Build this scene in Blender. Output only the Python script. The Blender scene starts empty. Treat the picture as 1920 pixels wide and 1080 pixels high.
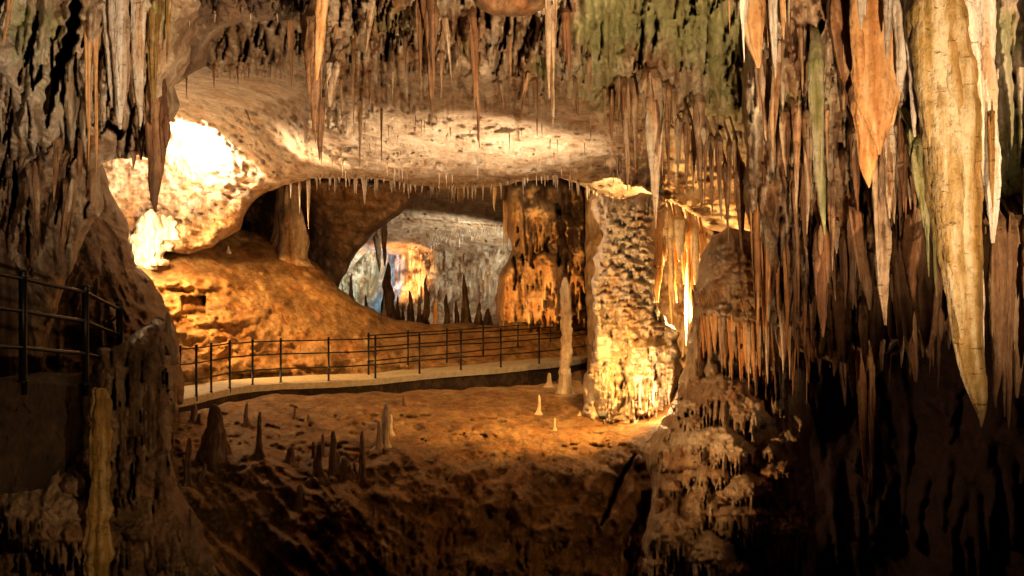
import bpy, math, random
import numpy as np
from mathutils import Vector

# ------------------------------------------------------------------ basics
F = 1867.0                       # focal length in photo pixels (1920 wide)
def P(px, py, Y):
    return Vector(((px - 960.0) / F * Y, Y, (540.0 - py) / F * Y))

scene = bpy.context.scene
col = scene.collection
rnd = random.Random(7)
ALL = []

# ------------------------------------------------------------------ noise
_rs = np.random.RandomState(11)
_perm = np.tile(_rs.permutation(256), 4)
_g = _rs.normal(size=(256, 3)); _g /= np.linalg.norm(_g, axis=1)[:, None]
def pn(x, y, z):
    x = np.asarray(x, float); y = np.asarray(y, float) + 0 * x; z = np.asarray(z, float) + 0 * x
    xi = np.floor(x).astype(int); yi = np.floor(y).astype(int); zi = np.floor(z).astype(int)
    xf = x - xi; yf = y - yi; zf = z - zi
    u = xf**3 * (xf * (xf * 6 - 15) + 10); v = yf**3 * (yf * (yf * 6 - 15) + 10); w = zf**3 * (zf * (zf * 6 - 15) + 10)
    xi &= 255; yi &= 255; zi &= 255
    def gr(a, b, c):
        h = _perm[_perm[_perm[(xi + a) & 255] + ((yi + b) & 255)] + ((zi + c) & 255)]
        g = _g[h]
        return g[..., 0] * (xf - a) + g[..., 1] * (yf - b) + g[..., 2] * (zf - c)
    def L(a, b, t): return a + t * (b - a)
    return L(L(L(gr(0,0,0), gr(1,0,0), u), L(gr(0,1,0), gr(1,1,0), u), v),
             L(L(gr(0,0,1), gr(1,0,1), u), L(gr(0,1,1), gr(1,1,1), u), v), w) * 1.6
def fbm(x, y, z, o=4, gain=0.5):
    s = 0; a = 1.0; f = 1.0
    for i in range(o):
        s = s + a * pn(x * f + 13.7 * i, y * f + 5.1 * i, z * f + 9.3 * i); a *= gain; f *= 2.03
    return s
def ridged(x, y, z, o=4, gain=0.55):
    s = 0; a = 1.0; f = 1.0
    for i in range(o):
        s = s + a * (1 - np.abs(pn(x * f + 3.7 * i, y * f + 8.1 * i, z * f + 4.3 * i)) * 2); a *= gain; f *= 2.1
    return s
def sstep(a, b, x):
    t = np.clip((x - a) / (b - a), 0, 1); return t * t * (3 - 2 * t)

# ------------------------------------------------------------------ materials
def N(nt, t, loc=(0, 0), **kw):
    n = nt.nodes.new(t)
    for k, v in kw.items(): setattr(n, k, v)
    return n
def mth(nt, op, a, b=None, clamp=False):
    n = nt.nodes.new('ShaderNodeMath'); n.operation = op; n.use_clamp = clamp
    for i, v in enumerate((a, b)):
        if v is None: continue
        if isinstance(v, (int, float)): n.inputs[i].default_value = v
        else: nt.links.new(v, n.inputs[i])
    return n.outputs[0]
def ramp(nt, fac, stops):
    r = nt.nodes.new('ShaderNodeValToRGB'); e = r.color_ramp.elements
    while len(e) > 1: e.remove(e[-1])
    e[0].position = stops[0][0]; e[0].color = (*stops[0][1], 1)
    for p, c in stops[1:]:
        q = e.new(p); q.color = (*c, 1)
    nt.links.new(fac, r.inputs[0]); return r.outputs[0]
def noise(nt, vec, scale, detail=6, rough=0.6, dist=0.0):
    n = nt.nodes.new('ShaderNodeTexNoise'); n.inputs['Scale'].default_value = scale
    n.inputs['Detail'].default_value = detail; n.inputs['Roughness'].default_value = rough
    n.inputs['Distortion'].default_value = dist
    nt.links.new(vec, n.inputs['Vector']); return n.outputs['Fac']
def mapping(nt, vec, scale):
    m = nt.nodes.new('ShaderNodeMapping'); m.inputs['Scale'].default_value = scale
    nt.links.new(vec, m.inputs['Vector']); return m.outputs[0]
def mixc(nt, fac, a, b):
    m = nt.nodes.new('ShaderNodeMix'); m.data_type = 'RGBA'
    if isinstance(fac, (int, float)): m.inputs[0].default_value = fac
    else: nt.links.new(fac, m.inputs[0])
    for i, v in ((6, a), (7, b)):
        if isinstance(v, tuple): m.inputs[i].default_value = (*v, 1)
        else: nt.links.new(v, m.inputs[i])
    return m.outputs[2]

def rock(name, stops, s=1.0, streak=0.22, rough=0.55, bump=0.09, nick=0.0, mossc=(0.17, 0.23, 0.05), tintw=0.45, vert=1.0):
    m = bpy.data.materials.new(name); m.use_nodes = True; nt = m.node_tree; nt.nodes.clear()
    out = N(nt, 'ShaderNodeOutputMaterial'); b = N(nt, 'ShaderNodeBsdfPrincipled')
    nt.links.new(b.outputs[0], out.inputs[0])
    pos = N(nt, 'ShaderNodeNewGeometry').outputs['Position']
    at = N(nt, 'ShaderNodeAttribute', attribute_name='tint').outputs['Fac']
    am = N(nt, 'ShaderNodeAttribute', attribute_name='moss').outputs['Fac']
    A = noise(nt, mapping(nt, pos, (s * 2.2, s * 1.0, s * 2.2 * streak)), 1.0, 5, 0.6, 0.4)
    B = noise(nt, pos, 2.6 * s, 8, 0.68)
    Cn = noise(nt, mapping(nt, pos, (s * 9, s * 5, s * 9 * streak * 0.6)), 1.0, 4, 0.6)
    f = mth(nt, 'ADD', mth(nt, 'MULTIPLY', A, 0.9), mth(nt, 'MULTIPLY', B, 0.6))
    f = mth(nt, 'ADD', f, mth(nt, 'MULTIPLY', Cn, 0.4))
    f = mth(nt, 'ADD', mth(nt, 'SUBTRACT', f, 0.45), mth(nt, 'MULTIPLY', mth(nt, 'SUBTRACT', at, 0.5), tintw))
    f = mth(nt, 'ADD', mth(nt, 'MULTIPLY', mth(nt, 'SUBTRACT', f, 0.5), 1.7), 0.5, True)
    c = ramp(nt, f, stops)
    hu = noise(nt, mapping(nt, pos, (1.6, 1.0, .7)), 1.0, 4, 0.6)
    hf = mth(nt, 'MULTIPLY', mth(nt, 'SUBTRACT', mth(nt, 'ADD', hu, mth(nt, 'MULTIPLY', mth(nt, 'SUBTRACT', at, .5), -.35)), .47), 5.0, True)
    mm = nt.nodes.new('ShaderNodeMix'); mm.data_type = 'RGBA'; mm.blend_type = 'MULTIPLY'
    nt.links.new(mth(nt, 'MULTIPLY', hf, .75), mm.inputs[0]); nt.links.new(c, mm.inputs[6]); mm.inputs[7].default_value = (1.0, .72, .46, 1); c = mm.outputs[2]
    # green moss patches
    Mn = noise(nt, mapping(nt, pos, (4.2, 1.5, 1.3)), 1.0, 6, 0.7, .5)
    mf = mth(nt, 'MULTIPLY', mth(nt, 'SUBTRACT', mth(nt, 'ADD', mth(nt, 'MULTIPLY', am, 0.45), Mn), 0.72), 6.0, True)
    mf = mth(nt, 'MULTIPLY', mf, mth(nt, 'MULTIPLY', mth(nt, 'MULTIPLY', am, 1.6, True), .72))
    c = mixc(nt, mf, c, mixc(nt, B, mossc, (0.46, 0.47, 0.20)))
    # mineral speckle and dark stains
    D = noise(nt, mapping(nt, pos, (4.5, 3, 1.6)), 1.0, 7, 0.7)
    st = mth(nt, 'MULTIPLY', mth(nt, 'SUBTRACT', 0.40, D), 6.0, True)
    c = mixc(nt, mth(nt, 'MULTIPLY', st, 0.55), c, (0.05, 0.035, 0.025))
    G = noise(nt, mapping(nt, pos, (11 * s, 8 * s, 7 * s)), 1.0, 8, 0.75)
    gf = mth(nt, 'MULTIPLY', mth(nt, 'SUBTRACT', 0.47, G), 9.0, True)
    c = mixc(nt, mth(nt, 'MULTIPLY', gf, .45), c, (0.07, 0.04, 0.022))
    hsum = mth(nt, 'ADD', mth(nt, 'MULTIPLY', noise(nt, mapping(nt, pos, (7 * s, 7 * s, 3.0 * s * vert)), 1.0, 9, 0.68), 1.0),
               mth(nt, 'MULTIPLY', noise(nt, mapping(nt, pos, (16 * s, 16 * s, 1.6 * s * vert)), 1.0, 3, 0.5), 0.35))
    if nick:
        K = noise(nt, mapping(nt, pos, (8, 8, 34)), 1.0, 4, 0.6, 0.6)
        kf = mth(nt, 'MULTIPLY', mth(nt, 'SUBTRACT', 0.36, K), 10.0, True)
        c = mixc(nt, mth(nt, 'MULTIPLY', kf, nick), c, (0.06, 0.045, 0.035))
        hsum = mth(nt, 'SUBTRACT', hsum, mth(nt, 'MULTIPLY', kf, 0.5))
    nt.links.new(c, b.inputs['Base Color'])
    bp = N(nt, 'ShaderNodeBump'); bp.inputs['Strength'].default_value = 1.0; bp.inputs['Distance'].default_value = bump
    nt.links.new(hsum, bp.inputs['Height']); nt.links.new(bp.outputs[0], b.inputs['Normal'])
    r = mth(nt, 'ADD', mth(nt, 'MULTIPLY', B, 0.35), rough - 0.18)
    nt.links.new(r, b.inputs['Roughness'])
    b.inputs['Specular IOR Level'].default_value = 0.35
    return m

TAN   = [(0.0, (0.10, 0.055, 0.03)), (0.22, (0.26, 0.16, 0.09)), (0.5, (0.46, 0.325, 0.205)), (0.75, (0.63, 0.49, 0.34)), (1.0, (0.78, 0.67, 0.52))]
CREAM = [(0.0, (0.25, 0.17, 0.11)), (0.3, (0.48, 0.38, 0.28)), (0.6, (0.64, 0.55, 0.45)), (1.0, (0.78, 0.72, 0.62))]
ORANGE= [(0.0, (0.28, 0.12, 0.04)), (0.4, (0.50, 0.25, 0.09)), (0.7, (0.64, 0.36, 0.15)), (1.0, (0.72, 0.50, 0.28))]
RUST  = [(0.0, (0.06, 0.03, 0.018)), (0.35, (0.17, 0.085, 0.04)), (0.65, (0.30, 0.16, 0.075)), (1.0, (0.46, 0.30, 0.17))]
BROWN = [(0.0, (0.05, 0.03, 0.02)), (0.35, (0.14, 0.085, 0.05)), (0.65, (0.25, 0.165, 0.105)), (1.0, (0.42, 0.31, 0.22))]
EARTH = [(0.0, (0.08, 0.038, 0.014)), (0.3, (0.20, 0.11, 0.042)), (0.6, (0.36, 0.21, 0.085)), (0.85, (0.50, 0.32, 0.15)), (1.0, (0.60, 0.44, 0.25))]
OLIVE = [(0.0, (0.09, 0.06, 0.015)), (0.35, (0.20, 0.13, 0.03)), (0.6, (0.34, 0.22, 0.075)), (1.0, (0.54, 0.45, 0.29))]
GREEN = [(0.0, (0.09, 0.09, 0.03)), (0.4, (0.19, 0.20, 0.07)), (0.65, (0.36, 0.33, 0.18)), (1.0, (0.55, 0.48, 0.36))]
BROWNC = [(0.0, (0.10, 0.055, 0.025)), (0.35, (0.28, 0.18, 0.10)), (0.65, (0.44, 0.30, 0.18)), (1.0, (0.60, 0.46, 0.31))]
MAT = dict(
    hollow=rock('dark_hollow_rock', [(0, (.008, .004, .006)), (1, (.024, .012, .015))], 1.0),
    ceiling=rock('mottled_ceiling_rock', TAN, 1.2, 0.3, 0.6, 0.10),
    tan=rock('tan_flowstone', TAN, 2.3, 0.15, 0.5, 0.06, nick=0.3),
    cream=rock('cream_calcite', CREAM, 2.3, 0.12, 0.5, 0.045, nick=0.32),
    orange=rock('orange_calcite', ORANGE, 2.3, 0.15, 0.5, 0.035),
    rust=rock('rust_calcite', RUST, 2.3, 0.1, 0.5, 0.045),
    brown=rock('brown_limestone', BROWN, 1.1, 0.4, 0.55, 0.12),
    earth=rock('clay_earth', EARTH, 1.0, 0.8, 0.75, 0.14, vert=2.2),
    slope=rock('clay_slope', EARTH, 0.9, 0.9, 0.8, 0.11, vert=2.2),
    olive=rock('olive_calcite', OLIVE, 2.3, 0.1, 0.5, 0.06, nick=0.3),
    green=rock('green_algae_calcite', GREEN, 2.3, 0.12, 0.55, 0.045),
    flow=rock('banded_flowstone', CREAM, 1.2, 0.25, 0.5, 0.08),
    column=rock('amber_flowstone', BROWNC, 0.9, 0.3, 0.5, 0.10),
    far=rock('far_limestone', TAN, 0.8, 0.5, 0.6, 0.16),
)
def simple(name, c, rough=0.5, metal=0.0, bump=0.0, sc=20, emit=None):
    m = bpy.data.materials.new(name); m.use_nodes = True; nt = m.node_tree; b = nt.nodes['Principled BSDF']
    pos = N(nt, 'ShaderNodeNewGeometry').outputs['Position']
    n = noise(nt, pos, sc, 7, 0.65)
    cc = ramp(nt, n, [(0.25, tuple(x * 0.6 for x in c)), (0.75, tuple(min(1, x * 1.3) for x in c))])
    nt.links.new(cc, b.inputs['Base Color']); b.inputs['Roughness'].default_value = rough; b.inputs['Metallic'].default_value = metal
    if bump:
        bp = N(nt, 'ShaderNodeBump'); bp.inputs['Distance'].default_value = bump
        nt.links.new(n, bp.inputs['Height']); nt.links.new(bp.outputs[0], b.inputs['Normal'])
    if emit:
        b.inputs['Emission Color'].default_value = (*emit[0], 1); b.inputs['Emission Strength'].default_value = emit[1]
    return m
MAT['hollow'] = simple('painted_shade_rock', (.012, .007, .010), .85, 0, .12, 2.2)  # near-black base colour stands in for the shade of the hollow
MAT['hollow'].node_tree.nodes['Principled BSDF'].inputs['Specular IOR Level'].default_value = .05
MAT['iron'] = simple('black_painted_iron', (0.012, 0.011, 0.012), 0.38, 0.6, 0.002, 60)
MAT['concrete'] = simple('worn_concrete', (0.42, 0.36, 0.27), 0.8, 0, 0.012, 9)
MAT['masonry'] = rock('dark_rubble_masonry', [(0, (.035, .024, .016)), (.5, (.11, .08, .055)), (1, (.24, .18, .12))], 1.6, 0.9, .8, .16)
MAT['housing'] = simple('lamp_housing', (0.03, 0.03, 0.03), 0.5, 0.5)
MAT['lens'] = simple('lamp_lens', (0.8, 0.8, 0.75), 0.3, 0, 0, 20, ((1.0, 0.92, 0.72), 14))

# ------------------------------------------------------------------ object helpers
def link_mesh(name, V, Fc, mat, parent=None, attrs=None, smooth=True):
    me = bpy.data.meshes.new(name)
    V = np.asarray(V, np.float32)
    me.vertices.add(len(V)); me.vertices.foreach_set('co', V.ravel())
    if isinstance(Fc, np.ndarray) and Fc.ndim == 2:
        k = Fc.shape[1]; n = len(Fc)
        me.loops.add(n * k); me.polygons.add(n)
        me.loops.foreach_set('vertex_index', Fc.astype(np.int32).ravel())
        me.polygons.foreach_set('loop_start', np.arange(0, n * k, k, dtype=np.int32))
    else:
        tot = sum(len(f) for f in Fc)
        me.loops.add(tot); me.polygons.add(len(Fc))
        me.loops.foreach_set('vertex_index', [i for f in Fc for i in f])
        st = []; a = 0
        for f in Fc: st.append(a); a += len(f)
        me.polygons.foreach_set('loop_start', st)
    me.update(calc_edges=True)
    me.polygons.foreach_set('use_smooth', [smooth] * len(me.polygons))
    for k, a in (attrs or {}).items():
        at = me.attributes.new(k, 'FLOAT', 'POINT'); at.data.foreach_set('value', np.asarray(a, np.float32).ravel())
    me.materials.append(MAT[mat] if isinstance(mat, str) else mat)
    me.validate()
    o = bpy.data.objects.new(name, me); col.objects.link(o)
    if parent: o.parent = parent
    ALL.append(o)
    return o
def tag(o, label=None, cat=None, group=None, kind=None):
    if label: o['label'] = label
    if cat: o['category'] = cat
    if group: o['group'] = group
    if kind: o['kind'] = kind
    return o
def empty(name, loc=(0, 0, 0)):
    o = bpy.data.objects.new(name, None); o.location = loc; o.empty_display_size = 0.2; col.objects.link(o); return o

# ------------------------------------------------------------------ relief masses
class Grid:
    def __init__(s, poly, xs, ys, T, step=3.0, edge=(30, 1.0), rough=3.0, blur=14, seed=0, sub=9):
        s.seed = seed; s.step = step
        rp = []
        n = len(poly)
        for i in range(n):
            a = np.array(poly[i], float); b = np.array(poly[(i + 1) % n], float)
            L = np.linalg.norm(b - a); k = max(1, int(L / sub))
            for j in range(k): rp.append(a + (b - a) * j / k)
        rp = np.array(rp)
        if rough:
            rp = rp + rough * np.stack([pn(rp[:, 0] / 17, rp[:, 1] / 17, rp[:, 0] * 0 + seed + .5) * 1.2 + pn(rp[:, 0] / 60, rp[:, 1] / 60, rp[:, 0] * 0 + seed + 3.5) * 2,
                                        pn(rp[:, 0] / 17, rp[:, 1] / 17, rp[:, 0] * 0 + seed + 7.5) * 1.2 + pn(rp[:, 0] / 60, rp[:, 1] / 60, rp[:, 0] * 0 + seed + 9.5) * 2], 1)
        s.rp = rp
        x0, y0 = rp.min(0) - step; x1, y1 = rp.max(0) + step
        s.gx = np.arange(x0, x1 + step, step); s.gy = np.arange(y0, y1 + step, step)
        s.X, s.Yp = np.meshgrid(s.gx, s.gy)
        # base depth
        xs = np.array(xs, float); ys = np.array(ys, float); T = np.array(T, float)
        tmp = np.array([np.interp(s.gx, xs, r) for r in T])           # rows ys
        D = np.array([np.interp(s.gy, ys, tmp[:, j]) for j in range(len(s.gx))]).T
        k = int(blur / step)
        if k > 0:
            for _ in range(2):
                c = np.pad(D, ((k, k), (0, 0)), 'edge').cumsum(0); c = np.vstack([np.zeros((1, c.shape[1])), c]); D = (c[2*k+1:] - c[:-2*k-1]) / (2*k+1)
                c = np.pad(D, ((0, 0), (k, k)), 'edge').cumsum(1); c = np.hstack([np.zeros((c.shape[0], 1)), c]); D = (c[:, 2*k+1:] - c[:, :-2*k-1]) / (2*k+1)
        s.base = D.copy(); s.D = D
        s.H = np.zeros_like(D); s.tint = np.full_like(D, 0.5); s.moss = np.zeros_like(D)
        # signed distance to polygon
        Q = np.stack([s.X.ravel(), s.Yp.ravel()], 1)
        best = np.full(len(Q), 1e9); near = np.zeros_like(Q); ins = np.zeros(len(Q), bool)
        m = len(rp)
        for i in range(m):
            a = rp[i]; b = rp[(i + 1) % m]; d = b - a; L2 = max(1e-9, d @ d)
            t = np.clip(((Q - a) @ d) / L2, 0, 1); c = a + t[:, None] * d
            dd = ((Q - c)**2).sum(1); k = dd < best; best[k] = dd[k]; near[k] = c[k]
            if a[1] != b[1]:
                cr = ((a[1] > Q[:, 1]) != (b[1] > Q[:, 1])) & (Q[:, 0] < (b[0] - a[0]) * (Q[:, 1] - a[1]) / (b[1] - a[1]) + a[0])
                ins ^= cr
        s.ins = ins.reshape(D.shape); s.dist = np.sqrt(best).reshape(D.shape)
        dd = np.where(s.ins, s.dist, -np.minimum(s.dist, 12))
        for _ in range(3):
            p_ = np.pad(dd, 2, 'edge'); dd = sum(p_[2 + a:p_.shape[0] - 2 + a, 2:-2] for a in (-2, -1, 0, 1, 2)) / 5
            p_ = np.pad(dd, 2, 'edge'); dd = sum(p_[2:-2, 2 + a:p_.shape[1] - 2 + a] for a in (-2, -1, 0, 1, 2)) / 5
        s.sd = dd + 5 * pn(s.X / 22, s.Yp / 22, s.X * 0 + seed); s.near = near.reshape(D.shape + (2,))
        s.edge = edge
    def win(s, x0, x1, y0, y1):
        i0 = max(0, int(np.searchsorted(s.gx, x0)) - 1); i1 = min(len(s.gx), int(np.searchsorted(s.gx, x1)) + 1)
        j0 = max(0, int(np.searchsorted(s.gy, y0)) - 1); j1 = min(len(s.gy), int(np.searchsorted(s.gy, y1)) + 1)
        return slice(j0, j1), slice(i0, i1)
    def put(s, w, h, tint, mask):
        H = s.H[w]; k = mask & (h > H)
        H[k] = h[k]
        if tint is not None: s.tint[w][k] = tint
    def tongue(s, cx, y0, y1, hw, prot, lean=0.0, tint=None, p=0.6, flat=0.5):
        w = s.win(cx - hw * 1.3 - abs(lean), cx + hw * 1.3 + abs(lean), y0, y1)
        X = s.X[w]; Y = s.Yp[w]
        if X.size == 0: return
        t = np.clip((Y - y0) / max(1.0, y1 - y0), 0, 1)
        c = cx + lean * t + hw * 0.25 * np.sin(t * 5 + cx)
        ww = hw * (1 - t)**p * (1 + 0.14 * np.sin(Y / 7.0 + cx)) + 0.01
        u = (X - c) / ww
        k = (np.abs(u) < 1) & (Y >= y0) & (Y <= y1)
        h = prot * sstep(0, 0.3, t) * (0.45 + 0.55 * t) * np.clip(1 - u * u, 0, 1)**flat
        s.put(w, h, tint, k)
    def dome(s, cx, cy, rx, ry, prot, low=0.35, tint=None, add=False):
        w = s.win(cx - rx, cx + rx, cy - ry, cy + ry)
        X = s.X[w]; Y = s.Yp[w]
        if X.size == 0: return
        u = (X - cx) / rx; v = np.where(Y < cy, (Y - cy) / ry, (Y - cy) / (ry * low))
        if rx > 12:
            wn = pn(X / (rx * .55) + cx, Y / (ry * .55) + cy, X * 0 + .7); u = u * (1 + .28 * wn); v = v * (1 - .3 * wn) + .18 * pn(X / (rx * .3), Y / (ry * .3), X * 0 + cx)
        q = 1 - u * u - v * v
        k = q > 0
        s.put(w, prot * np.clip(q, 0, 1)**0.5 * (1 + .12 * pn(X / 9., Y / 9., X * 0 + 2.2)), tint, k)
    def slit(s, cx, y0, y1, hw, depth, lean=0.0):
        w = s.win(cx - hw - abs(lean), cx + hw + abs(lean), y0, y1)
        X = s.X[w]; Y = s.Yp[w]
        if X.size == 0: return
        t = np.clip((Y - y0) / max(1.0, y1 - y0), 0, 1)
        c = cx + lean * t + hw * 0.5 * np.sin(t * 6 + cx)
        ww = hw * np.sqrt(np.clip(1 - (2 * t - 1)**2, 0, 1)) * (1 + .3 * np.sin(Y / 5. + cx)) + .01
        s.H[w] -= depth * np.clip(1.3 * (1 - ((X - c) / ww)**2), 0, 1)
    def slits(s, n, xr, yr, lr, wr, dr, seed, lean=0):
        r = random.Random(seed)
        for _ in range(n):
            y = r.uniform(*yr); s.slit(r.uniform(*xr), y, y + r.uniform(*lr), r.uniform(*wr), r.uniform(*dr), r.uniform(-lean, lean * .3))
    def tongues(s, n, xr, yr, lr, wr, pr, seed=1, tint=(0, 1), lean=0.0, ytop=None, p=0.6):
        r = random.Random(seed)
        for _ in range(n):
            x = r.uniform(*xr); y = r.uniform(*yr) if ytop is None else ytop(x) + r.uniform(*yr)
            hw = wr[0] + (wr[1] - wr[0]) * r.random()**2
            L = lr[0] + (lr[1] - lr[0]) * r.random()**1.5
            s.tongue(x, y, y + L, hw, r.uniform(*pr), r.uniform(-lean, lean), r.uniform(*tint), p=p)
    def tier(s, cx, cy, rx, ry, prot, fr, fw=5, seed=0, tint=None, dens=1.0):
        """flowstone cap: a dome with a fringe of drips under its rim"""
        r = random.Random(seed + int(cx) * 7 + int(cy))
        tt = r.uniform(0.3, 0.8) if tint is None else tint
        s.dome(cx, cy, rx, ry, prot, 0.35, tt)
        w = s.win(cx - rx, cx + rx, cy - ry * .2, cy + fr)
        X = s.X[w]; Y = s.Yp[w]
        if X.size == 0: return
        u = (X - cx) / rx; ph = r.uniform(0, 99)
        fl = pn(X / fw * .8 + ph, X * 0 + ph, Y / (fr * 1.6 + 8)); fl2 = pn(X / fw * 1.9, X * 0 + ph + 5, Y / (fr + 8.))
        ln = fr * (0.55 + 0.75 * fl + .3 * fl2) * np.sqrt(np.clip(1 - u * u, 0.02, 1))       # ragged lower rim
        t = (Y - cy) / np.maximum(ln, 1.0)
        k = (np.abs(u) < 1) & (t < 1)
        h = prot * np.sqrt(np.clip(1 - u * u, 0, 1)) * (.86 + .16 * np.abs(fl) * 2 * np.clip(t + .4, 0, 1)) * (1 - .25 * np.clip(t, 0, 1)**2)
        s.put(w, h, None, k & (Y > cy - ry * .1))
        n = max(2, int(1.1 * rx / fw * dens))
        for i in range(n):
            u = -0.9 + 1.8 * (i + r.random()) / n
            s.tongue(cx + u * rx, cy - 2, cy + fr * r.uniform(0.5, 1.15) * math.sqrt(max(.1, 1 - u * u)), fw * r.uniform(0.5, 1.1), prot * math.sqrt(max(0.05, 1 - u * u)) * r.uniform(0.9, 1.03), 0, tt + r.uniform(-0.3, 0.3), p=0.5, flat=0.3)
    def blobmoss(s, cx, cy, rx, ry, a):
        s.moss += a * np.exp(-(((s.X - cx) / rx)**2 + ((s.Yp - cy) / ry)**2))
    def wtint(s, cx, cy, rx, ry, a):
        s.tint += a * np.exp(-(((s.X - cx) / rx)**2 + ((s.Yp - cy) / ry)**2))
    def wx(s): return (s.X - 960) / F * s.base
    def wz(s): return (540 - s.Yp) / F * s.base
    def rocky(s, amp, freq, stretch=1.0, o=5, mask=1.0, kind='fbm'):
        x = s.wx() * freq; z = s.wz() * freq * stretch; y = s.base * freq * 0.5 + s.seed * 7.7
        n = fbm(x, y, z, o) if kind == 'fbm' else ridged(x, y, z, o) - 1.0
        s.D = s.D - amp * n * mask
    def finish(s, name, mat, parent=None, skirt=1.5, floorz=None):
        ew, ed = s.edge
        e = np.clip(s.sd / ew, 0, 1); e = np.where(s.ins, e, 0)
        Yd = s.D - s.H + ed * (1 - np.sqrt(np.clip(1 - (1 - e)**2, 0, 1)))
        s.final = Yd
        near_ok = s.ins | (s.dist < s.step * 1.6)
        q = s.ins[:-1, :-1] | s.ins[1:, :-1] | s.ins[:-1, 1:] | s.ins[1:, 1:]
        Xs = np.where(s.ins, s.X, s.near[..., 0]); Ys = np.where(s.ins, s.Yp, s.near[..., 1])
        x = (Xs - 960) / F * Yd; z = (540 - Ys) / F * Yd
        V = np.stack([x, Yd, z], -1).reshape(-1, 3)
        idx = np.arange(s.X.size).reshape(s.X.shape)
        Fc = np.stack([idx[:-1, :-1][q], idx[1:, :-1][q], idx[1:, 1:][q], idx[:-1, 1:][q]], 1)
        used = np.unique(Fc); mp = np.full(len(V), -1); mp[used] = np.arange(len(used))
        V = V[used]; Fc = mp[Fc]; tint = s.tint.ravel()[used]; moss = s.moss.ravel()[used]
        if skirt:
            # boundary edges -> skirt running back behind the face
            E = np.concatenate([Fc[:, [0, 1]], Fc[:, [1, 2]], Fc[:, [2, 3]], Fc[:, [3, 0]]])
            key = np.sort(E, 1); kk = key[:, 0].astype(np.int64) * len(V) + key[:, 1]
            _, inv, cnt = np.unique(kk, return_inverse=True, return_counts=True)
            B = E[cnt[inv.ravel()] == 1]
            bv = np.unique(B); m2 = np.full(len(V), -1); m2[bv] = len(V) + np.arange(len(bv))
            c = V[bv]
            nv = c * (1 + skirt / c[:, 1:2])
            V = np.concatenate([V, nv]); Fc = np.concatenate([Fc, np.stack([B[:, 1], B[:, 0], m2[B[:, 0]], m2[B[:, 1]]], 1)])
            tint = np.concatenate([tint, tint[bv]]); moss = np.concatenate([moss, moss[bv]])
        return link_mesh(name, V, Fc, mat, parent, dict(tint=np.clip(tint, 0, 1), moss=np.clip(moss, 0, 1)))
    def at(s, px, py):
        i = int(np.clip(round((px - s.gx[0]) / s.step), 0, len(s.gx) - 1)); j = int(np.clip(round((py - s.gy[0]) / s.step), 0, len(s.gy) - 1))
        return float(s.final[j, i])

# ================================================================== CEILING
CX = [-80, 200, 330, 400, 520, 600, 900, 1150, 1300, 1450, 2000]
CY = [-80, 0, 60, 135, 165, 200, 250, 300, 350, 430, 480]
CT = [
 [13, 13, 12.5, 12.5, 12, 10.5, 10, 10, 10, 10, 10],
 [14, 14, 13.5, 13.5, 12.8, 11, 11, 10.5, 10.5, 10.5, 10.5],
 [15, 16, 15.5, 15, 14.5, 12, 12, 11.5, 11.5, 11.5, 11.5],
 [18, 18, 17, 16, 15.6, 14, 13, 12.5, 12.5, 12.5, 12.5],
 [24, 22, 21, 20.5, 19, 16.5, 14.8, 13.8, 13.6, 13.5, 13.5],
 [27, 26, 24, 23, 21, 18.5, 17, 16, 15, 14.5, 14.5],
 [28, 28, 26.5, 25.5, 23, 21, 19.7, 19, 18, 16.5, 16.5],
 [28, 28, 27.5, 26.5, 25, 23.7, 22.8, 22, 20.5, 19, 19],
 [28, 28, 28, 27, 27, 26.8, 26.6, 25.5, 23, 21.5, 21.5],
 [28, 28, 28, 27.5, 29, 30, 30, 28.5, 26, 24, 24],
 [28, 28, 28, 28, 30, 31, 31, 29.5, 28, 26, 26]]
ceil = Grid([(-80,-80),(2000,-80),(2000,470),(1400,452),(1345,432),(1290,412),(1240,390),(1180,376),(1130,372),(1090,348),(1050,331),
             (1000,335),(930,348),(860,353),(790,352),(740,341),(700,336),(640,334),(580,336),(530,346),(490,366),(462,395),(449,428),
             (400,462),(350,474),(290,472),(200,470),(100,400),(-80,300)], CX, CY, CT, step=3, edge=(26, 1.2), rough=2.0, seed=1)
up = 1 - sstep(165, 215, ceil.Yp)
ceil.rocky(0.35, 0.7, 0.5, 4)
ceil.rocky(0.9, 0.28, 1.0, 3, mask=1 - up)
ceil.rocky(0.22, 0.7, 2.2, 4, mask=(1 - up) * sstep(520, 640, ceil.X), kind='ridged')
ceil.rocky(0.10, 2.6, 0.25, 4, mask=up); ceil.rocky(0.08, 4.5, 0.12, 3, mask=up, kind='ridged')
lft_ = .9 + .1 * sstep(520, 640, ceil.X)
ceil.rocky(0.22, 1.6, 2.2, 5, mask=(1 - up * 0.8) * lft_, kind='ridged')
ceil.D = ceil.D - .30 * fbm((ceil.X * .5 + ceil.Yp * .9) / 26., ceil.X * 0 + 3, (ceil.X * .9 - ceil.Yp * .5) / 150., 4) * (1 - up) * (1.1 - lft_)
ceil.rocky(0.10, 5.0, 1.4, 3, mask=1 - up * 0.7)
ceil.D = ceil.D - .20 * fbm(ceil.X / 150., ceil.X * 0 + 6, (ceil.Yp + .12 * ceil.X) / 13., 3) * (1 - up) * sstep(540, 640, ceil.X)
ceil.tongues(260, (590, 1330), (128, 175), (22, 60), (2.5, 7), (0.2, 0.6), 71, (0.3, 1), 3)
ceil.tongues(46, (590, 1420), (-80, 40), (130, 250), (18, 44), (0.25, 0.7), 33, (0.2, 0.9), 30)
ceil.tongues(60, (590, 1420), (-20, 110), (60, 110), (12, 30), (0.3, 0.8), 34, (0.2, 0.9), 22)
ceil.tongues(150, (590, 1420), (-70, 60), (90, 210), (7, 22), (0.25, 0.8), 3, (0.1, 0.9), 14)
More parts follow.
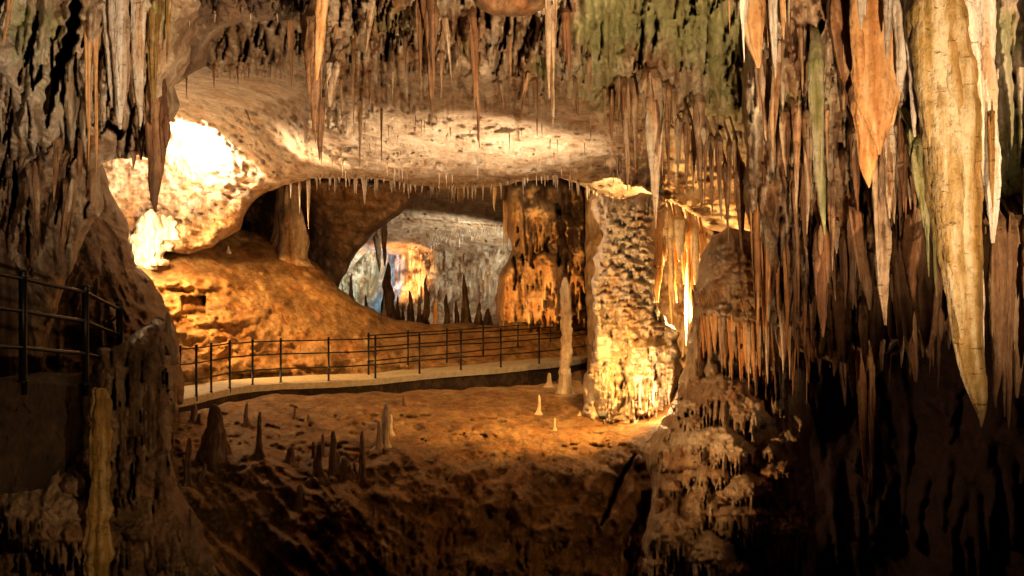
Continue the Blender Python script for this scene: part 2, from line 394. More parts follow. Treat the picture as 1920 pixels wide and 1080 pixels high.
ceil.tongues(420, (590, 1420), (-40, 130), (30, 100), (3, 11), (0.2, 0.65), 4, (0.0, 1.0), 8)
ceil.tongues(160, (600, 1200), (130, 180), (12, 45), (2, 6), (0.1, 0.4), 5, (0.1, 0.8), 3)
ceil.tongues(46, (395, 575), (20, 75), (50, 90), (6, 16), (0.1, 0.4), 6, (0.2, 0.7), 8)
ceil.tongues(90, (395, 575), (95, 135), (12, 32), (2, 5), (0.1, 0.3), 7, (0.2, 0.8), 2)
ceil.tongues(40, (1150, 1420), (90, 220), (80, 150), (10, 26), (0.2, 0.6), 38, (0.1, 0.9), 8)
ceil.tongues(160, (1150, 1420), (150, 300), (30, 90), (4, 12), (0.2, 0.6), 8, (0.0, 0.8), 4)
ceil.tongues(330, (600, 1340), (-60, 40), (4, 16), (1.5, 3), (0.08, 0.25), 9, (0.2, 0.8), 0, ytop=lambda x: 300 - abs(x - 900) * 0.05)
ceil.slits(100, (600, 1400), (-60, 120), (30, 110), (2, 5.5), (.2, .8), 35, 16)
ceil.slits(30, (395, 575), (30, 90), (12, 50), (2, 4), (.3, .8), 36, 12)
for cx, cy, rx, ry, a in ((1240, 10, 190, 80, .95), (1380, 190, 70, 90, .6), (1130, 60, 60, 90, .5), (1120, 180, 90, 50, .6), (740, 40, 60, 60, .7), (860, 90, 40, 50, .6), (1010, 130, 40, 40, .6), (660, 100, 30, 50, .5), (960, 60, 60, 60, .3), (620, 300, 60, 14, .5), (1350, 120, 200, 120, .5)):
    ceil.blobmoss(cx, cy, rx, ry, a)
ceil.wtint(900, 270, 420, 80, .40)
ceil.finish('cave_ceiling', 'ceiling', skirt=2)
tag(ALL[-1], kind='structure')

# brow of rock over the left arch
brow = Grid([(300,-80),(640,-80),(618,-10),(604,20),(585,36),(540,38),(500,40),(450,42),(420,52),(398,74),(388,100),(386,122),(350,148),(325,160),(300,150)],
            [300, 640], [-80, 0, 150], [[9.5, 9.5], [10.4, 10.4], [11.2, 11.2]], step=3, edge=(26, 1.0), rough=2, seed=2)
brow.rocky(0.35, 1.2, 0.8, 5); brow.rocky(0.12, 4, 0.6, 4, kind='ridged')
brow.tongues(40, (380, 600), (-20, 10), (15, 45), (2, 6), (0.1, 0.35), 31)
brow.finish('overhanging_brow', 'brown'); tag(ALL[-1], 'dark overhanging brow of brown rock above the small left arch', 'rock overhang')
brow2 = Grid([(870,-60),(1035,-60),(1020,10),(1000,28),(960,32),(920,28),(892,14)], [870, 1035], [-60, 40], [[9, 9], [9.6, 9.6]], step=3, edge=(18, 0.7), rough=2, seed=3)
brow2.rocky(0.2, 2, 1, 4); brow2.finish('ceiling_boss', 'rust'); tag(ALL[-1], 'rounded dark boss of rock at the top of the central ceiling', 'rock overhang')

# ================================================================== LEFT WALL (near)
lw = Grid([(-80,-80),(400,-80),(396,0),(372,60),(360,110),(345,146),(326,162),(337,195),(325,225),(308,243),(302,285),(285,300),(262,290),(243,298),(215,300),(190,306),
           (191,350),(196,392),(172,420),(150,468),(130,512),(112,560),(90,640),(80,760),(-80,760)],
          [-80, 100, 250, 340, 400], [-80, 100, 260, 330, 450, 600, 760],
          [[8.2, 8.8, 9.6, 10, 10.2], [8.8, 9.4, 10, 10.4, 10.6], [10, 10.3, 10.8, 11.0, 11.2], [11.6, 11.4, 11.4, 11.4, 11.4], [12.3, 12.3, 12.2, 12, 12], [13.4, 13.2, 12.6, 12.2, 12.2], [13.6, 13.4, 13, 12.6, 12.4]],
          step=2.6, edge=(30, 1.1), rough=2.5, seed=4)
lw.rocky(0.3, 0.9, 0.6, 5); lw.rocky(0.13, 2.4, 0.35, 5, kind='ridged'); lw.rocky(0.05, 7, 0.7, 3)
lw.tongues(14, (-60, 300), (-60, 60), (160, 300), (28, 60), (0.2, 0.5), 51, (.3, 1), 60)
lw.tongues(24, (60, 330), (-80, -10), (200, 330), (9, 22), (0.2, 0.55), 11, (0.3, 1.0), 22)
lw.tongues(60, (-40, 240), (0, 180), (60, 150), (6, 14), (0.12, 0.4), 12, (0.2, 1.0), 20)
lw.tongues(60, (-40, 180), (250, 420), (50, 160), (5, 16), (0.1, 0.35), 13, (0.0, 0.6), 14)
for a in ((74, 20, 112, 5, 1.2, -26), (150, -40, 215, 14, 1.8, -58), (80, 120, 165, 5, 1, -18), (198, 60, 190, 6, 1.5, 6), (100, 150, 240, 5, 1.2, -10), (276, 100, 200, 6, 1.2, 2), (40, 130, 160, 3, .6, -6), (205, 225, 262, 12, 1.2, 20), (148, 240, 300, 5, .8, -10), (30, 300, 420, 6, 1, -10)):
    lw.slit(*a)
lw.slits(60, (-30, 290), (-20, 420), (30, 110), (2, 5), (.3, .9), 52, 24)
for a in ((60, 60, 80, 110, .8), (235, 40, 40, 80, .8), (300, 40, 50, 60, .6), (110, 180, 60, 60, .4)): lw.blobmoss(*a)
lw.wtint(60, 250, 130, 130, 0.2)
lw.finish('cave_wall_near', 'ceiling'); tag(ALL[-1], kind='structure')

# ================================================================== LEFT MIDDLE WALL
mw = Grid([(-20,290),(190,296),(200,340),(215,382),(236,410),(246,450),(252,490),(276,520),(302,556),(322,590),(336,640),(345,760),(-60,770)],
          [-60, 100, 200, 260, 340], [290, 400, 520, 640, 770],
          [[15, 16, 18, 21, 24], [15, 15.5, 17.5, 20, 23], [14.5, 15, 16.5, 18.5, 21], [14.2, 14.6, 15.6, 17, 19], [13.8, 14, 14.8, 16, 17.5]],
          step=3, edge=(20, 1.6), rough=3, seed=5)
mw.rocky(0.5, 0.6, 0.7, 4); mw.rocky(0.28, 1.6, 0.9, 5, kind='ridged'); mw.rocky(0.08, 5, 1, 3)
mw.tongues(30, (60, 200), (420, 560), (80, 200), (8, 20), (0.2, 0.5), 14, (0, .6), 50)
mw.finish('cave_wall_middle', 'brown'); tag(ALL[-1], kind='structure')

# ================================================================== TERRACE ROCK (bottom left)
tr = Grid([(-80,742),(150,745),(172,700),(176,655),(200,652),(222,645),(245,628),(272,612),(292,592),(306,596),(320,640),(332,700),(336,760),(326,800),(320,850),(338,910),(385,1000),(430,1120),(-80,1120)],
          [-80, 150, 200, 330, 430], [590, 660, 750, 800, 860, 960, 1120],
          [[12, 12, 12.1, 12.4, 12.5], [11.9, 11.9, 12, 12.3, 12.5], [11.5, 11.5, 11.8, 12.2, 12.5], [11.6, 11.6, 11.7, 12.0, 12.4], [11.2, 11.2, 11.3, 11.8, 12], [10.6, 10.6, 10.8, 11.4, 11.8], [10.2, 10.2, 10.4, 11, 11.5]],
          step=2.6, edge=(30, 1.0), rough=3, seed=6, blur=40)
tr.rocky(0.30, 1.1, 0.6, 5); tr.rocky(0.14, 2.8, 0.55, 5, kind='ridged'); tr.rocky(.04, 9, .8, 3)
r_ = random.Random(5)
for i in range(46):
    x = r_.uniform(-20, 270); y = r_.uniform(860, 1010)
    tr.dome(x, y, r_.uniform(10, 36), r_.uniform(10, 32), r_.uniform(0.1, 0.4), 0.8, r_.uniform(0.3, 0.8))
tr.tier(60, 960, 90, 60, 0.55, 70, 5, 1); tr.tier(230, 920, 44, 40, 0.5, 40, 5, 2); tr.tier(110, 1010, 60, 40, 0.6, 60, 5, 3)
tr.tongues(60, (-20, 420), (980, 1060), (30, 80), (3, 8), (0.1, 0.35), 15)
tr.slits(50, (190, 335), (640, 900), (40, 120), (2, 6), (.15, .5), 53, 10)
tr.tongues(60, (200, 400), (640, 820), (80, 200), (4, 14), (0.06, 0.22), 16)
tr.wtint(80, 940, 130, 60, .25)
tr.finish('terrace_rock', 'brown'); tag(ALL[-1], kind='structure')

# ================================================================== FRONT LEDGE
LX = [180, 400, 560, 700, 860, 1000, 1120, 1200, 1300]
LY = [690, 735, 765, 800, 840, 880, 940, 1010, 1120]
lg = Grid([(290,790),(340,776),(420,756),(500,744),(620,738),(740,736),(860,728),(980,722),(1110,712),(1180,726),(1205,770),(1232,742),(1262,704),(1285,684),(1330,680),(1330,1120),(170,1120),(250,980),(290,900)],
          LX, LY,
          [[21, 24.2, 25.2, 26, 27.2, 28.6, 29, 28, 22],
           [20.5, 22.9, 23.5, 23.8, 24.0, 24.2, 24.4, 23.4, 18.6],
           [19, 20.6, 21.0, 21.5, 21.6, 21.8, 22.0, 21.5, 19],
           [17.5, 18.7, 19.3, 19.6, 19.7, 19.8, 19.8, 19, 18],
           [16.2, 17.0, 17.5, 17.9, 18.2, 18.1, 18.0, 17.4, 17],
           [15.2, 15.8, 16.3, 16.7, 17.4, 17.3, 17.1, 16.7, 16.4],
           [14.0, 14.4, 14.9, 15.4, 16.7, 16.6, 16.5, 16.2, 16.0],
           [13.2, 13.4, 13.9, 14.5, 16.1, 16.1, 16.0, 15.8, 15.6],
           [12.4, 12.6, 13.0, 13.8, 15.6, 15.6, 15.6, 15.4, 15.2]], step=3, edge=(16, 0.8), rough=2.5, seed=7, blur=16)
low = sstep(820, 880, lg.Yp)
lg.rocky(0.22, 0.9, 0.9, 5); lg.rocky(0.75, 0.55, 0.8, 5, mask=low); lg.rocky(0.20, 1.5, 0.8, 5, mask=low * 0.85 + 0.15 + .25 * sstep(780, 640, lg.X), kind='ridged'); lg.rocky(0.07, 5, 1, 4)
lft = sstep(760, 560, lg.X) * sstep(860, 960, lg.Yp)
# diagonal gullies running down to the right
dg = ridged((lg.X * 0.8 - lg.Yp * 0.62) / 95.0, lg.base * 0, (lg.X * 0.6 + lg.Yp * 0.8) / 420.0 + 4, 3)
lg.D = lg.D - 0.8 * (dg - 1.2) * sstep(900, 560, lg.X) * sstep(800, 900, lg.Yp)
for i in range(420):
    x = r_.uniform(340, 1200); y = r_.uniform(745, 880); q = r_.random()**3
    lg.dome(x, y, 2 + 9 * q, 1.6 + 5 * q, .03 + .12 * q, 0.8, r_.uniform(0.2, 0.9))
lg.slits(40, (380, 1180), (745, 840), (4, 12), (6, 22), (.1, .3), 62, 0)
for i in range(90):
    x = r_.uniform(340, 760); y = r_.uniform(760, 900)
    lg.dome(x, y, r_.uniform(4, 14), r_.uniform(3, 9), r_.uniform(0.05, 0.2), 0.7, r_.uniform(0.3, 0.8))
for (cx, cy, rx, ry, p) in ((790, 930, 70, 36, .6), (860, 980, 60, 50, .5), (980, 940, 90, 60, .45), (1050, 990, 90, 60, .5), (900, 1050, 80, 40, .4), (1140, 960, 60, 90, .5), (640, 960, 50, 60, .4), (1090, 1060, 70, 40, .45)):
    lg.dome(cx, cy, rx, ry, p, 0.5, None)
lg.tongues(70, (700, 1230), (930, 1050), (30, 110), (4, 14), (0.1, 0.45), 17, (.2, .8), 10)
lg.slit(1190, 850, 985, 7, 1.2, -66); lg.rocky(0.30, 1.3, 1.0, 5, mask=low, kind='ridged'); lg.rocky(.08, 6, 1, 4, mask=low)
lg.finish('cave_floor_ledge', 'earth'); tag(ALL[-1], kind='structure')

# ================================================================== FAR SLOPE
sl = Grid([(225,470),(300,474),(350,466),(400,452),(436,428),(480,434),(540,458),(590,492),(632,540),(680,572),(740,598),(820,608),(940,606),(1140,596),(1140,720),(860,730),(700,735),(560,745),(300,790),(300,640),(225,520)],
          [225, 300, 350, 430, 520, 600, 680, 760, 900, 1140], [425, 475, 520, 560, 600, 640, 680, 720, 790],
          [[28, 29, 30, 33.5, 35, 36, 37, 38, 39, 39],
           [27, 28.2, 28.6, 31, 33, 34.5, 36, 37.5, 38, 38],
           [25.5, 27.0, 27.6, 28.8, 30.6, 33, 35, 36.5, 37, 37],
           [24.5, 26.3, 26.8, 27.8, 29.2, 31, 33.5, 35.5, 36, 36],
           [23.5, 25.6, 26.0, 27.2, 28.3, 29.2, 31, 33.5, 35, 35],
           [23, 24.8, 25.4, 26.6, 27.6, 28.2, 28.8, 30.8, 33, 34],
           [22.5, 24.2, 24.8, 26.2, 27.2, 27.6, 28.0, 28.8, 30.4, 32],
           [22, 23.4, 24.2, 25.9, 26.9, 27.2, 27.6, 28.1, 29.2, 30],
           [21, 22, 23, 25, 26, 26.5, 27, 27.5, 28.4, 29]], step=3, edge=(14, 0.8), rough=2.5, seed=8, blur=18)
sl.rocky(0.22, 0.8, 0.9, 4)
lf = sstep(520, 380, sl.X) * sstep(490, 530, sl.Yp)
sl.rocky(0.22, 1.4, 1.4, 5, mask=0.15 + 0.85 * lf, kind='ridged'); sl.rocky(0.09, 4.0, 1.2, 5); sl.rocky(0.30, 1.0, 0.5, 4, mask=sstep(500, 600, sl.X) * .6)
for (cx, cy, rx, ry, p) in ((360, 530, 80, 30, .35), (340, 580, 60, 30, .3), (420, 600, 70, 24, .3), (480, 690, 60, 26, .5), (600, 680, 50, 26, .35), (740, 680, 40, 24, .4), (340, 690, 40, 40, .5)):
    sl.dome(cx, cy, rx, ry, p, 0.5)
for i in range(260):
    x = r_.uniform(280, 700); y = r_.uniform(500, 710); q = r_.random()**3
    sl.dome(x, y, 2 + 10 * q, 1.6 + 6 * q, .04 + .22 * q, 0.7, r_.uniform(0.2, 0.9))
w = sl.win(342, 382, 557, 588); sl.H[w] -= 0.9           # squared niche cut into the bank
sl.finish('cave_slope', 'slope', skirt=1.0); tag(ALL[-1], kind='structure')

# ================================================================== DARK VAULT + ALCOVE
va = Grid([(430,325),(800,340),(806,356),(770,388),(730,416),(695,442),(668,474),(650,512),(628,548),(600,520),(560,480),(430,470)],
          [430, 520, 600, 700, 800], [325, 380, 440, 500, 550],
          [[31, 31, 30.5, 30.5, 31], [41, 40, 33.5, 33, 33], [42, 41, 35.5, 35, 35], [40, 39, 36.5, 36, 36], [38, 38, 37, 37, 37]],
          step=3, edge=(12, 1.5), rough=2, seed=9)
va.rocky(0.5, 0.5, 1.2, 5); va.rocky(0.22, 1.6, 1.6, 4, kind='ridged')
va.tongues(30, (560, 720), (330, 350), (8, 40), (2, 6), (0.1, 0.4), 18)
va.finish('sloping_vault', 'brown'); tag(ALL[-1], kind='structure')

# ================================================================== BACK CHAMBER
bc = Grid([(600,345),(990,335),(990,480),(900,490),(740,478),(690,470),(620,540),(600,500)],
          [600, 800, 990], [335, 380, 420, 470, 520], [[40, 38, 36], [44, 43, 41], [50, 48, 46], [56, 54, 50], [58, 56, 54]], step=3, edge=(6, 0.5), rough=1.5, seed=10)
bc.rocky(0.25, 0.5, 1, 4); bc.rocky(0.10, 2.0, 2, 4, kind='ridged')
bc.tongues(140, (700, 950), (350, 470), (4, 14), (1.2, 2.6), (0.2, 0.8), 19)
bc.finish('chamber_ceiling', 'far'); tag(ALL[-1], kind='structure')
bw = Grid([(600,430),(690,440),(760,452),(850,450),(990,440),(990,640),(600,640)], [600, 690, 760, 850, 990], [430, 500, 560, 600, 640],
          [[60, 60, 54, 54, 50], [60, 60, 54, 53.5, 50], [58, 58, 53, 53, 50], [52, 52, 50, 50, 48], [42, 42, 42, 42, 42]], step=2.4, edge=(8, 1), rough=3, seed=11)
bw.rocky(0.5, 0.4, 0.6, 4); bw.rocky(0.25, 1.2, 0.5, 4, kind='ridged')
bw.tongues(120, (630, 960), (440, 540), (20, 80), (2, 8), (0.3, 1.3), 20, (0, 1), 3)
for i in range(26): bw.tier(r_.uniform(735, 960), r_.uniform(470, 570), r_.uniform(10, 26), r_.uniform(8, 16), r_.uniform(0.2, .6), 24, 3, i)
bw.finish('chamber_wall', 'far'); tag(ALL[-1], kind='structure')

# ================================================================== BROWN COLUMN
bcx = Grid([(945,335),(1000,328),(1128,340),(1122,420),(1114,500),(1122,620),(940,622),(930,560),(936,520),(958,470),(950,420)],
           [930, 1030, 1130], [330, 620], [[34.5, 33.3, 34.5], [34, 32.9, 34]], step=2.4, edge=(22, 1.8), rough=3, seed=12)
bcx.rocky(0.25, 0.9, 0.6, 4); bcx.D = bcx.D - .6 * pn(bcx.X / 26. + 3, bcx.X * 0 + 4, bcx.Yp / 150.); bcx.rocky(0.10, 3, 0.5, 4, kind='ridged')
for i, (x, y, rx, ry, f) in enumerate(((985,370,30,40,90),(1005,400,40,30,60),(1070,425,36,26,70),(1100,390,24,20,100),(1065,465,30,24,70),(1095,475,28,20,90),(1080,380,20,14,50),
        (975,520,40,40,70),(1020,500,40,30,60),(960,560,30,20,60),(1010,560,36,20,50),(1095,520,30,16,30),(1085,550,30,16,30),(1100,580,28,16,40),(1050,590,30,18,30),(1000,590,30,12,30))):
    bcx.tier(x, y, rx, ry, 0.55 + 0.3 * (i % 3), f, 4.5, i)
bcx.tongues(16, (975, 1025), (336, 370), (90, 140), (5, 9), (0.6, 1.3), 72)
bcx.tongues(18, (1050, 1118), (336, 400), (60, 120), (5, 9), (0.5, 1.2), 73)
bcx.tongues(22, (945, 1118), (500, 570), (50, 90), (5, 10), (0.5, 1.2), 74)
bcx.slits(5, (960, 1110), (380, 520), (30, 60), (3, 6), (.4, .9), 75, 4); bcx.slit(1048, 380, 500, 9, 1.8, 4); bcx.slit(966, 480, 545, 5, 1.2)
bcx.tongues(40, (975, 1015), (340, 380), (60, 110), (3, 6), (0.3, 0.9), 21)
bcx.tongues(50, (1040, 1118), (400, 430), (50, 100), (3, 6), (0.3, 0.8), 22)
bcx.tongues(60, (940, 1118), (520, 570), (30, 60), (3, 7), (0.3, 0.9), 23)
bcx.finish('flowstone_column', 'column', skirt=3); tag(ALL[-1], 'broad brown fluted flowstone column standing behind the far end of the railing', 'column')

# ================================================================== DRAPERY WALL + BRIGHT COLUMN
dw = Grid([(1100,350),(1180,362),(1260,392),(1340,420),(1345,520),(1320,620),(1290,740),(1100,740)], [1100, 1220, 1345], [350, 560, 740], [[30, 30, 28], [30, 29.5, 27], [29, 28, 25]],
          step=2.6, edge=(8, 0.6), rough=3, seed=13)
dw.rocky(0.2, 0.8, 0.5, 4); dw.rocky(0.08, 3, 0.5, 3, kind='ridged')
for i, (y, x) in enumerate(((420,1270),(450,1280),(478,1275),(505,1270),(545,1265),(590,1260),(630,1260))):
    for k in range(4): dw.tier(x - 40 + k * 30 + r_.uniform(-8, 8), y + r_.uniform(-8, 8), 30, 18, 0.5 + 0.25 * (i % 2) + 0.1 * k, 40, 3.5, i * 9 + k)
for i in range(30): dw.tier(r_.uniform(1225, 1330), r_.uniform(400, 660), r_.uniform(14, 30), r_.uniform(8, 14), r_.uniform(.3, .9), 34, 3.2, 300 + i)
dw.tongues(60, (1120, 1340), (370, 400), (20, 90), (3, 7), (0.3, 0.9), 24)
dw.finish('draped_wall', 'column'); tag(ALL[-1], kind='structure')

bc2 = Grid([(1118,420),(1114,372),(1130,364),(1160,372),(1196,366),(1236,384),(1226,420),(1222,450),(1230,480),(1222,545),(1236,585),(1262,618),(1272,650),(1274,690),(1270,735),(1262,772),(1228,800),(1180,814),(1132,806),(1090,778),(1104,706),(1116,655),(1128,606),(1112,560),(1118,520),(1110,490),(1126,450)],
           [1100, 1160, 1200, 1275], [400, 620, 800], [[22.0, 21.4, 21.5, 22.0], [21.2, 20.7, 20.7, 20.9], [20.7, 20.2, 20.1, 20.5]], step=2.0, edge=(12, .8), rough=7, seed=14, sub=6)
bc2.rocky(0.15, 1.2, 0.6, 4); bc2.D = bc2.D - .42 * pn(bc2.X / 30., bc2.X * 0 + 4, bc2.Yp / 170.)
r3 = random.Random(9)
for i in range(430):
    y = 385 + 320 * (i / 430.0) + r3.uniform(-6, 6); x = r3.uniform(1106, 1236)
    bc2.tier(x, y, r3.uniform(5, 15), r3.uniform(4, 7), 0.28 + 0.26 * (1 - abs(x - 1170) / 70.0) + r3.uniform(-.14, .2), r3.uniform(7, 17), 2.4, i)
for i in range(36):
    y = r3.uniform(650, 730); x = r3.uniform(1150, 1215)
    bc2.tier(x, y, r3.uniform(10, 20), r3.uniform(6, 10), 0.45 + r3.uniform(0, .25), r3.uniform(16, 40), 3, i)
bc2.tongues(26, (1112, 1236), (362, 376), (20, 60), (4, 9), (.5, .9), 63, (.3, .8))
bc2.tongues(14, (1118, 1140), (600, 640), (110, 150), (7, 12), (.5, .7), 25, (.5, .8))
bc2.tongues(16, (1225, 1262), (650, 670), (90, 120), (7, 13), (.4, .7), 26, (.5, .8))
bc2.tongues(40, (1110, 1250), (600, 690), (60, 130), (7, 16), (.25, .6), 61, (.3, .9))
bc2.tongues(70, (1130, 1250), (680, 740), (30, 70), (3, 8), (.3, .8), 27, (.3, .9))
bc2.tier(1212, 652, 34, 16, .8, 24, 3, 77)
bc2.rocky(.10, 4, 1.4, 4, kind='ridged')
for i in range(36): bc2.dome(r3.uniform(1090, 1262), r3.uniform(765, 808), r3.uniform(6, 20), r3.uniform(5, 14), r3.uniform(.2, .5), .6, r3.uniform(.2, .8))
bc2.slits(18, (1120, 1250), (520, 740), (20, 60), (2, 5), (.3, .7), 81, 5)
bc2.finish('lit_column', 'flow', skirt=2.5); tag(ALL[-1], 'bright floodlit column of layered scaly flowstone beside the floor lamp', 'column')

# ================================================================== RIGHT FLOWSTONE CASCADE
fc = Grid([(1330,440),(1360,424),(1410,430),(1470,500),(1500,620),(1520,760),(1530,1120),(1170,1120),(1205,1010),(1222,930),(1212,890),(1205,850),(1225,812),(1250,775),(1268,735),(1280,692),(1288,640),(1297,600),(1302,540),(1306,500),(1314,466)],
          [1090, 1200, 1290, 1350, 1450, 1530], [424, 560, 700, 800, 860, 940, 1120],
          [[19, 18, 16.2, 15.4, 15.0, 15.2], [19, 18, 16.0, 15.0, 14.6, 15], [18.6, 17.4, 15.8, 14.8, 14.4, 14.8], [18.2, 16.9, 15.2, 14.4, 14.2, 14.8], [17.6, 16.2, 14.8, 14.0, 14.0, 14.6], [17, 15.4, 14.4, 13.6, 13.6, 14.2], [16.5, 14.6, 13.8, 13.2, 13.2, 13.8]],
          step=2.4, edge=(26, 1.2), rough=3, seed=15)
fc.rocky(0.22, 1.0, 0.7, 5); fc.rocky(0.10, 3.5, 0.7, 4, kind='ridged'); fc.rocky(0.03, 10, .9, 3); fc.rocky(.16, 1.8, 1.2, 4, mask=sstep(600, 560, fc.Yp), kind='ridged')
for i in range(50): fc.dome(r3.uniform(1305, 1380), r3.uniform(440, 600), r3.uniform(8, 22), r3.uniform(6, 16), r3.uniform(.15, .5), .5, r3.uniform(.4, 1))
fc.dome(1385, 520, 80, 100, .75, 1.0, 0.5); fc.dome(1340, 500, 40, 50, .8, .8, .7)
for i in range(26):
    fc.tongue(1300 + i * 6.2, 575 + r3.uniform(-14, 6) + i * 0.8, 690 + r3.uniform(-40, 40) + i * 2.5, r3.uniform(4, 8), r3.uniform(.6, .95), 6, r3.uniform(.0, .7), flat=.4)
for i, (x, y, rx, ry, p, f) in enumerate(((1340,590,56,24,.8,60),(1400,600,50,26,.85,80),(1350,740,70,44,.85,70),(1385,775,50,50,.7,60),(1300,700,22,50,.5,40),(1330,830,80,34,1.0,40),(1360,845,60,26,.9,50),
        (1280,870,50,46,.9,20),(1330,890,50,20,.8,30),(1400,925,44,44,1.1,30),(1395,965,56,22,1.2,60),(1300,960,26,50,.6,60),(1250,1010,60,60,.9,60),(1335,1050,52,50,1.1,60),(1480,1000,40,40,.8,80),(1370,1075,40,34,1.0,50))):
    fc.tier(x, y, rx, ry, p * 1.15, f, 5, i)
fc.tongues(40, (1420, 1520), (940, 1010), (60, 130), (4, 9), (.3, .8), 28)
fc.tongues(30, (1200, 1400), (900, 980), (40, 90), (3, 6), (.4, .9), 29)
for i in range(60):
    x = r3.uniform(1215, 1480); y = r3.uniform(690, 1070); fc.tier(x, y, r3.uniform(10, 28), r3.uniform(8, 20), r3.uniform(.3, .9), r3.uniform(15, 45), 3.5, 500 + i)
for i in range(60):
    t = r3.random(); x = 1318 - 60 * t**1.6 + r3.uniform(-6, 12); y = 440 + 320 * t
    fc.dome(x, y, r3.uniform(5, 14), r3.uniform(5, 12), r3.uniform(.15, .4), .8, r3.uniform(.6, 1))
fc.finish('flowstone_cascade', 'tan', skirt=2.5); tag(ALL[-1], 'tall stack of mushroom shaped flowstone caps with drip fringes, right of the lit hollow', 'flowstone')

# ================================================================== RIGHT HANGING MASS
hm = Grid([(1385,-80),(2000,-80),(2000,720),(1930,640),(1880,560),(1840,520),(1800,590),(1765,640),(1700,660),(1600,690),(1500,660),(1440,610),(1412,500),(1405,420),(1392,370),(1400,300),(1388,200),(1396,100)],
          [1130, 1300, 1450, 1600, 1750, 1850, 2000], [-80, 100, 250, 400, 550, 720],
          [[11.2, 10.4, 9.4, 8.8, 8.4, 8.2, 8], [12.4, 11.4, 10.2, 9.8, 9.2, 8.6, 8.2], [13.5, 12.5, 11.2, 10.8, 10, 9.2, 8.6], [14.5, 13.6, 12, 11.6, 10.8, 10, 9.2], [15, 14.4, 12.8, 12, 11.4, 10.8, 10], [15, 15, 13.4, 12.6, 12, 11.4, 10.8]],
          step=2.6, edge=(26, 1.2), rough=3, seed=16)
hm.rocky(0.35, 0.8, 0.5, 4); hm.rocky(0.12, 2.4, 0.3, 4, kind='ridged')
hm.rocky(0.10, 4.5, 0.10, 3, kind='ridged')
hm.tongues(40, (1380, 1960), (-60, 400), (120, 240), (22, 44), (.2, .7), 55, (.1, .9), 16)
hm.slits(90, (1400, 1960), (-40, 560), (50, 150), (3, 7), (.4, 1.2), 56, 10)
hm.tongues(50, (1380, 1980), (-80, 120), (160, 330), (10, 26), (.3, 1.0), 41, (.0, 1), 24)
hm.tongues(220, (1390, 1830), (120, 520), (70, 180), (5, 15), (.25, .95), 42, (0, .8), 10)
hm.tongues(260, (1390, 1830), (60, 560), (25, 90), (3, 8), (.2, .8), 43, (0, 1), 6)
hm.tongues(70, (1820, 1980), (300, 620), (50, 160), (5, 14), (.2, .6), 44, (0, .6), 8)
for a in ((1250, 30, 140, 90, 1.1), (1380, 230, 80, 60, .6), (1540, 150, 40, 120, .6), (1740, 330, 50, 120, .9), (1900, 180, 60, 100, .6), (1890, 420, 70, 80, .8), (1680, 40, 80, 60, .5), (1860, 60, 60, 70, .9), (1900, 300, 40, 80, .9), (1480, 230, 30, 80, .8)): hm.blobmoss(*a)
hm.wtint(1880, 120, 120, 180, .35); hm.wtint(1600, 560, 220, 120, -.3)
hm.finish('hanging_curtain_rock', 'rust' if False else 'ceiling', skirt=2); tag(ALL[-1], kind='structure')

# ================================================================== DARK RIGHT BACKGROUND
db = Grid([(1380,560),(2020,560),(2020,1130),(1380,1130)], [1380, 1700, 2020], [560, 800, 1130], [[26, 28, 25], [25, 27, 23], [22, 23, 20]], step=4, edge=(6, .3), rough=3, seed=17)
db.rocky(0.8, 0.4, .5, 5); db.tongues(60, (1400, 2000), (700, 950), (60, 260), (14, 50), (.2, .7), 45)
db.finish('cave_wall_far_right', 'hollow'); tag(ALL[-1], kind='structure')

# lower cave floor reaching far back under everything
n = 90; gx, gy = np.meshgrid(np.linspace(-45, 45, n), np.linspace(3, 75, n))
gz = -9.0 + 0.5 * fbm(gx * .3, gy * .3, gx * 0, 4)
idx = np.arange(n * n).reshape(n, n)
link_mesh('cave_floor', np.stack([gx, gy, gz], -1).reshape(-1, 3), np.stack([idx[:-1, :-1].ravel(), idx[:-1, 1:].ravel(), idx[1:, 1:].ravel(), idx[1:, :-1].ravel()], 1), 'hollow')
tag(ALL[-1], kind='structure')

# ================================================================== WALKWAY
front = [(285,762,20.0),(335,749,21),(366,743,21.9),(394,736,22.8),(429,728,23.6),(472,722,24.6),(525,718,25.2),(615,715,25.6),(703,710,26.4),(786,701,27.2),(864,694,28),(939,689,28.8),(1011,682,29.6),(1060,677,30.3),(1110,668,31.4),(1170,660,32.6)]
back = [(285,741,21.6),(340,727,23.5),(375,721,24.3),(410,717,24.9),(430,714,25.3),(470,711,25.8),(520,708,26.3),(600,704,26.9),(691,702,27.1),(765,693,28.7),(838,686,29.9),(906,678,31.2),(971,671,32.4),(1032,666,33.4),(1085,659,34.6),(1150,650,36)]
def resample(pts, n):
    p = np.array([P(*q)[:] for q in pts]); d = np.r_[0, np.cumsum(np.linalg.norm(np.diff(p, axis=0), axis=1))]
    t = np.linspace(0, d[-1], n); return np.stack([np.interp(t, d, p[:, k]) for k in range(3)], 1)
n = 80; fr = resample(front, n); bk = resample(back, n)
def strip(rows):
    V = np.concatenate(rows); m = len(rows[0]); Fc = []
    for r in range(len(rows) - 1):
        for i in range(m - 1): Fc.append((r * m + i, (r + 1) * m + i, (r + 1) * m + i + 1, r * m + i + 1))
    return V, np.array(Fc)
off = np.array([0, 0, 1.0])
wob = np.stack([0.02 * pn(np.arange(n) * .4, 0, 3.3), 0.03 * pn(np.arange(n) * .5, 0, 7.3), 0.012 * pn(np.arange(n) * .6, 0, 1.3)], 1)
inn = bk - fr; inn /= np.linalg.norm(inn, axis=1)[:, None]
V, Fc = strip([bk + wob + inn * .25 - off * .3, bk + wob + inn * .25, fr + wob * .5 + inn * .06, fr + wob - off * .02, fr + wob - off * .17, fr + wob + inn * 0.08 - off * .18])
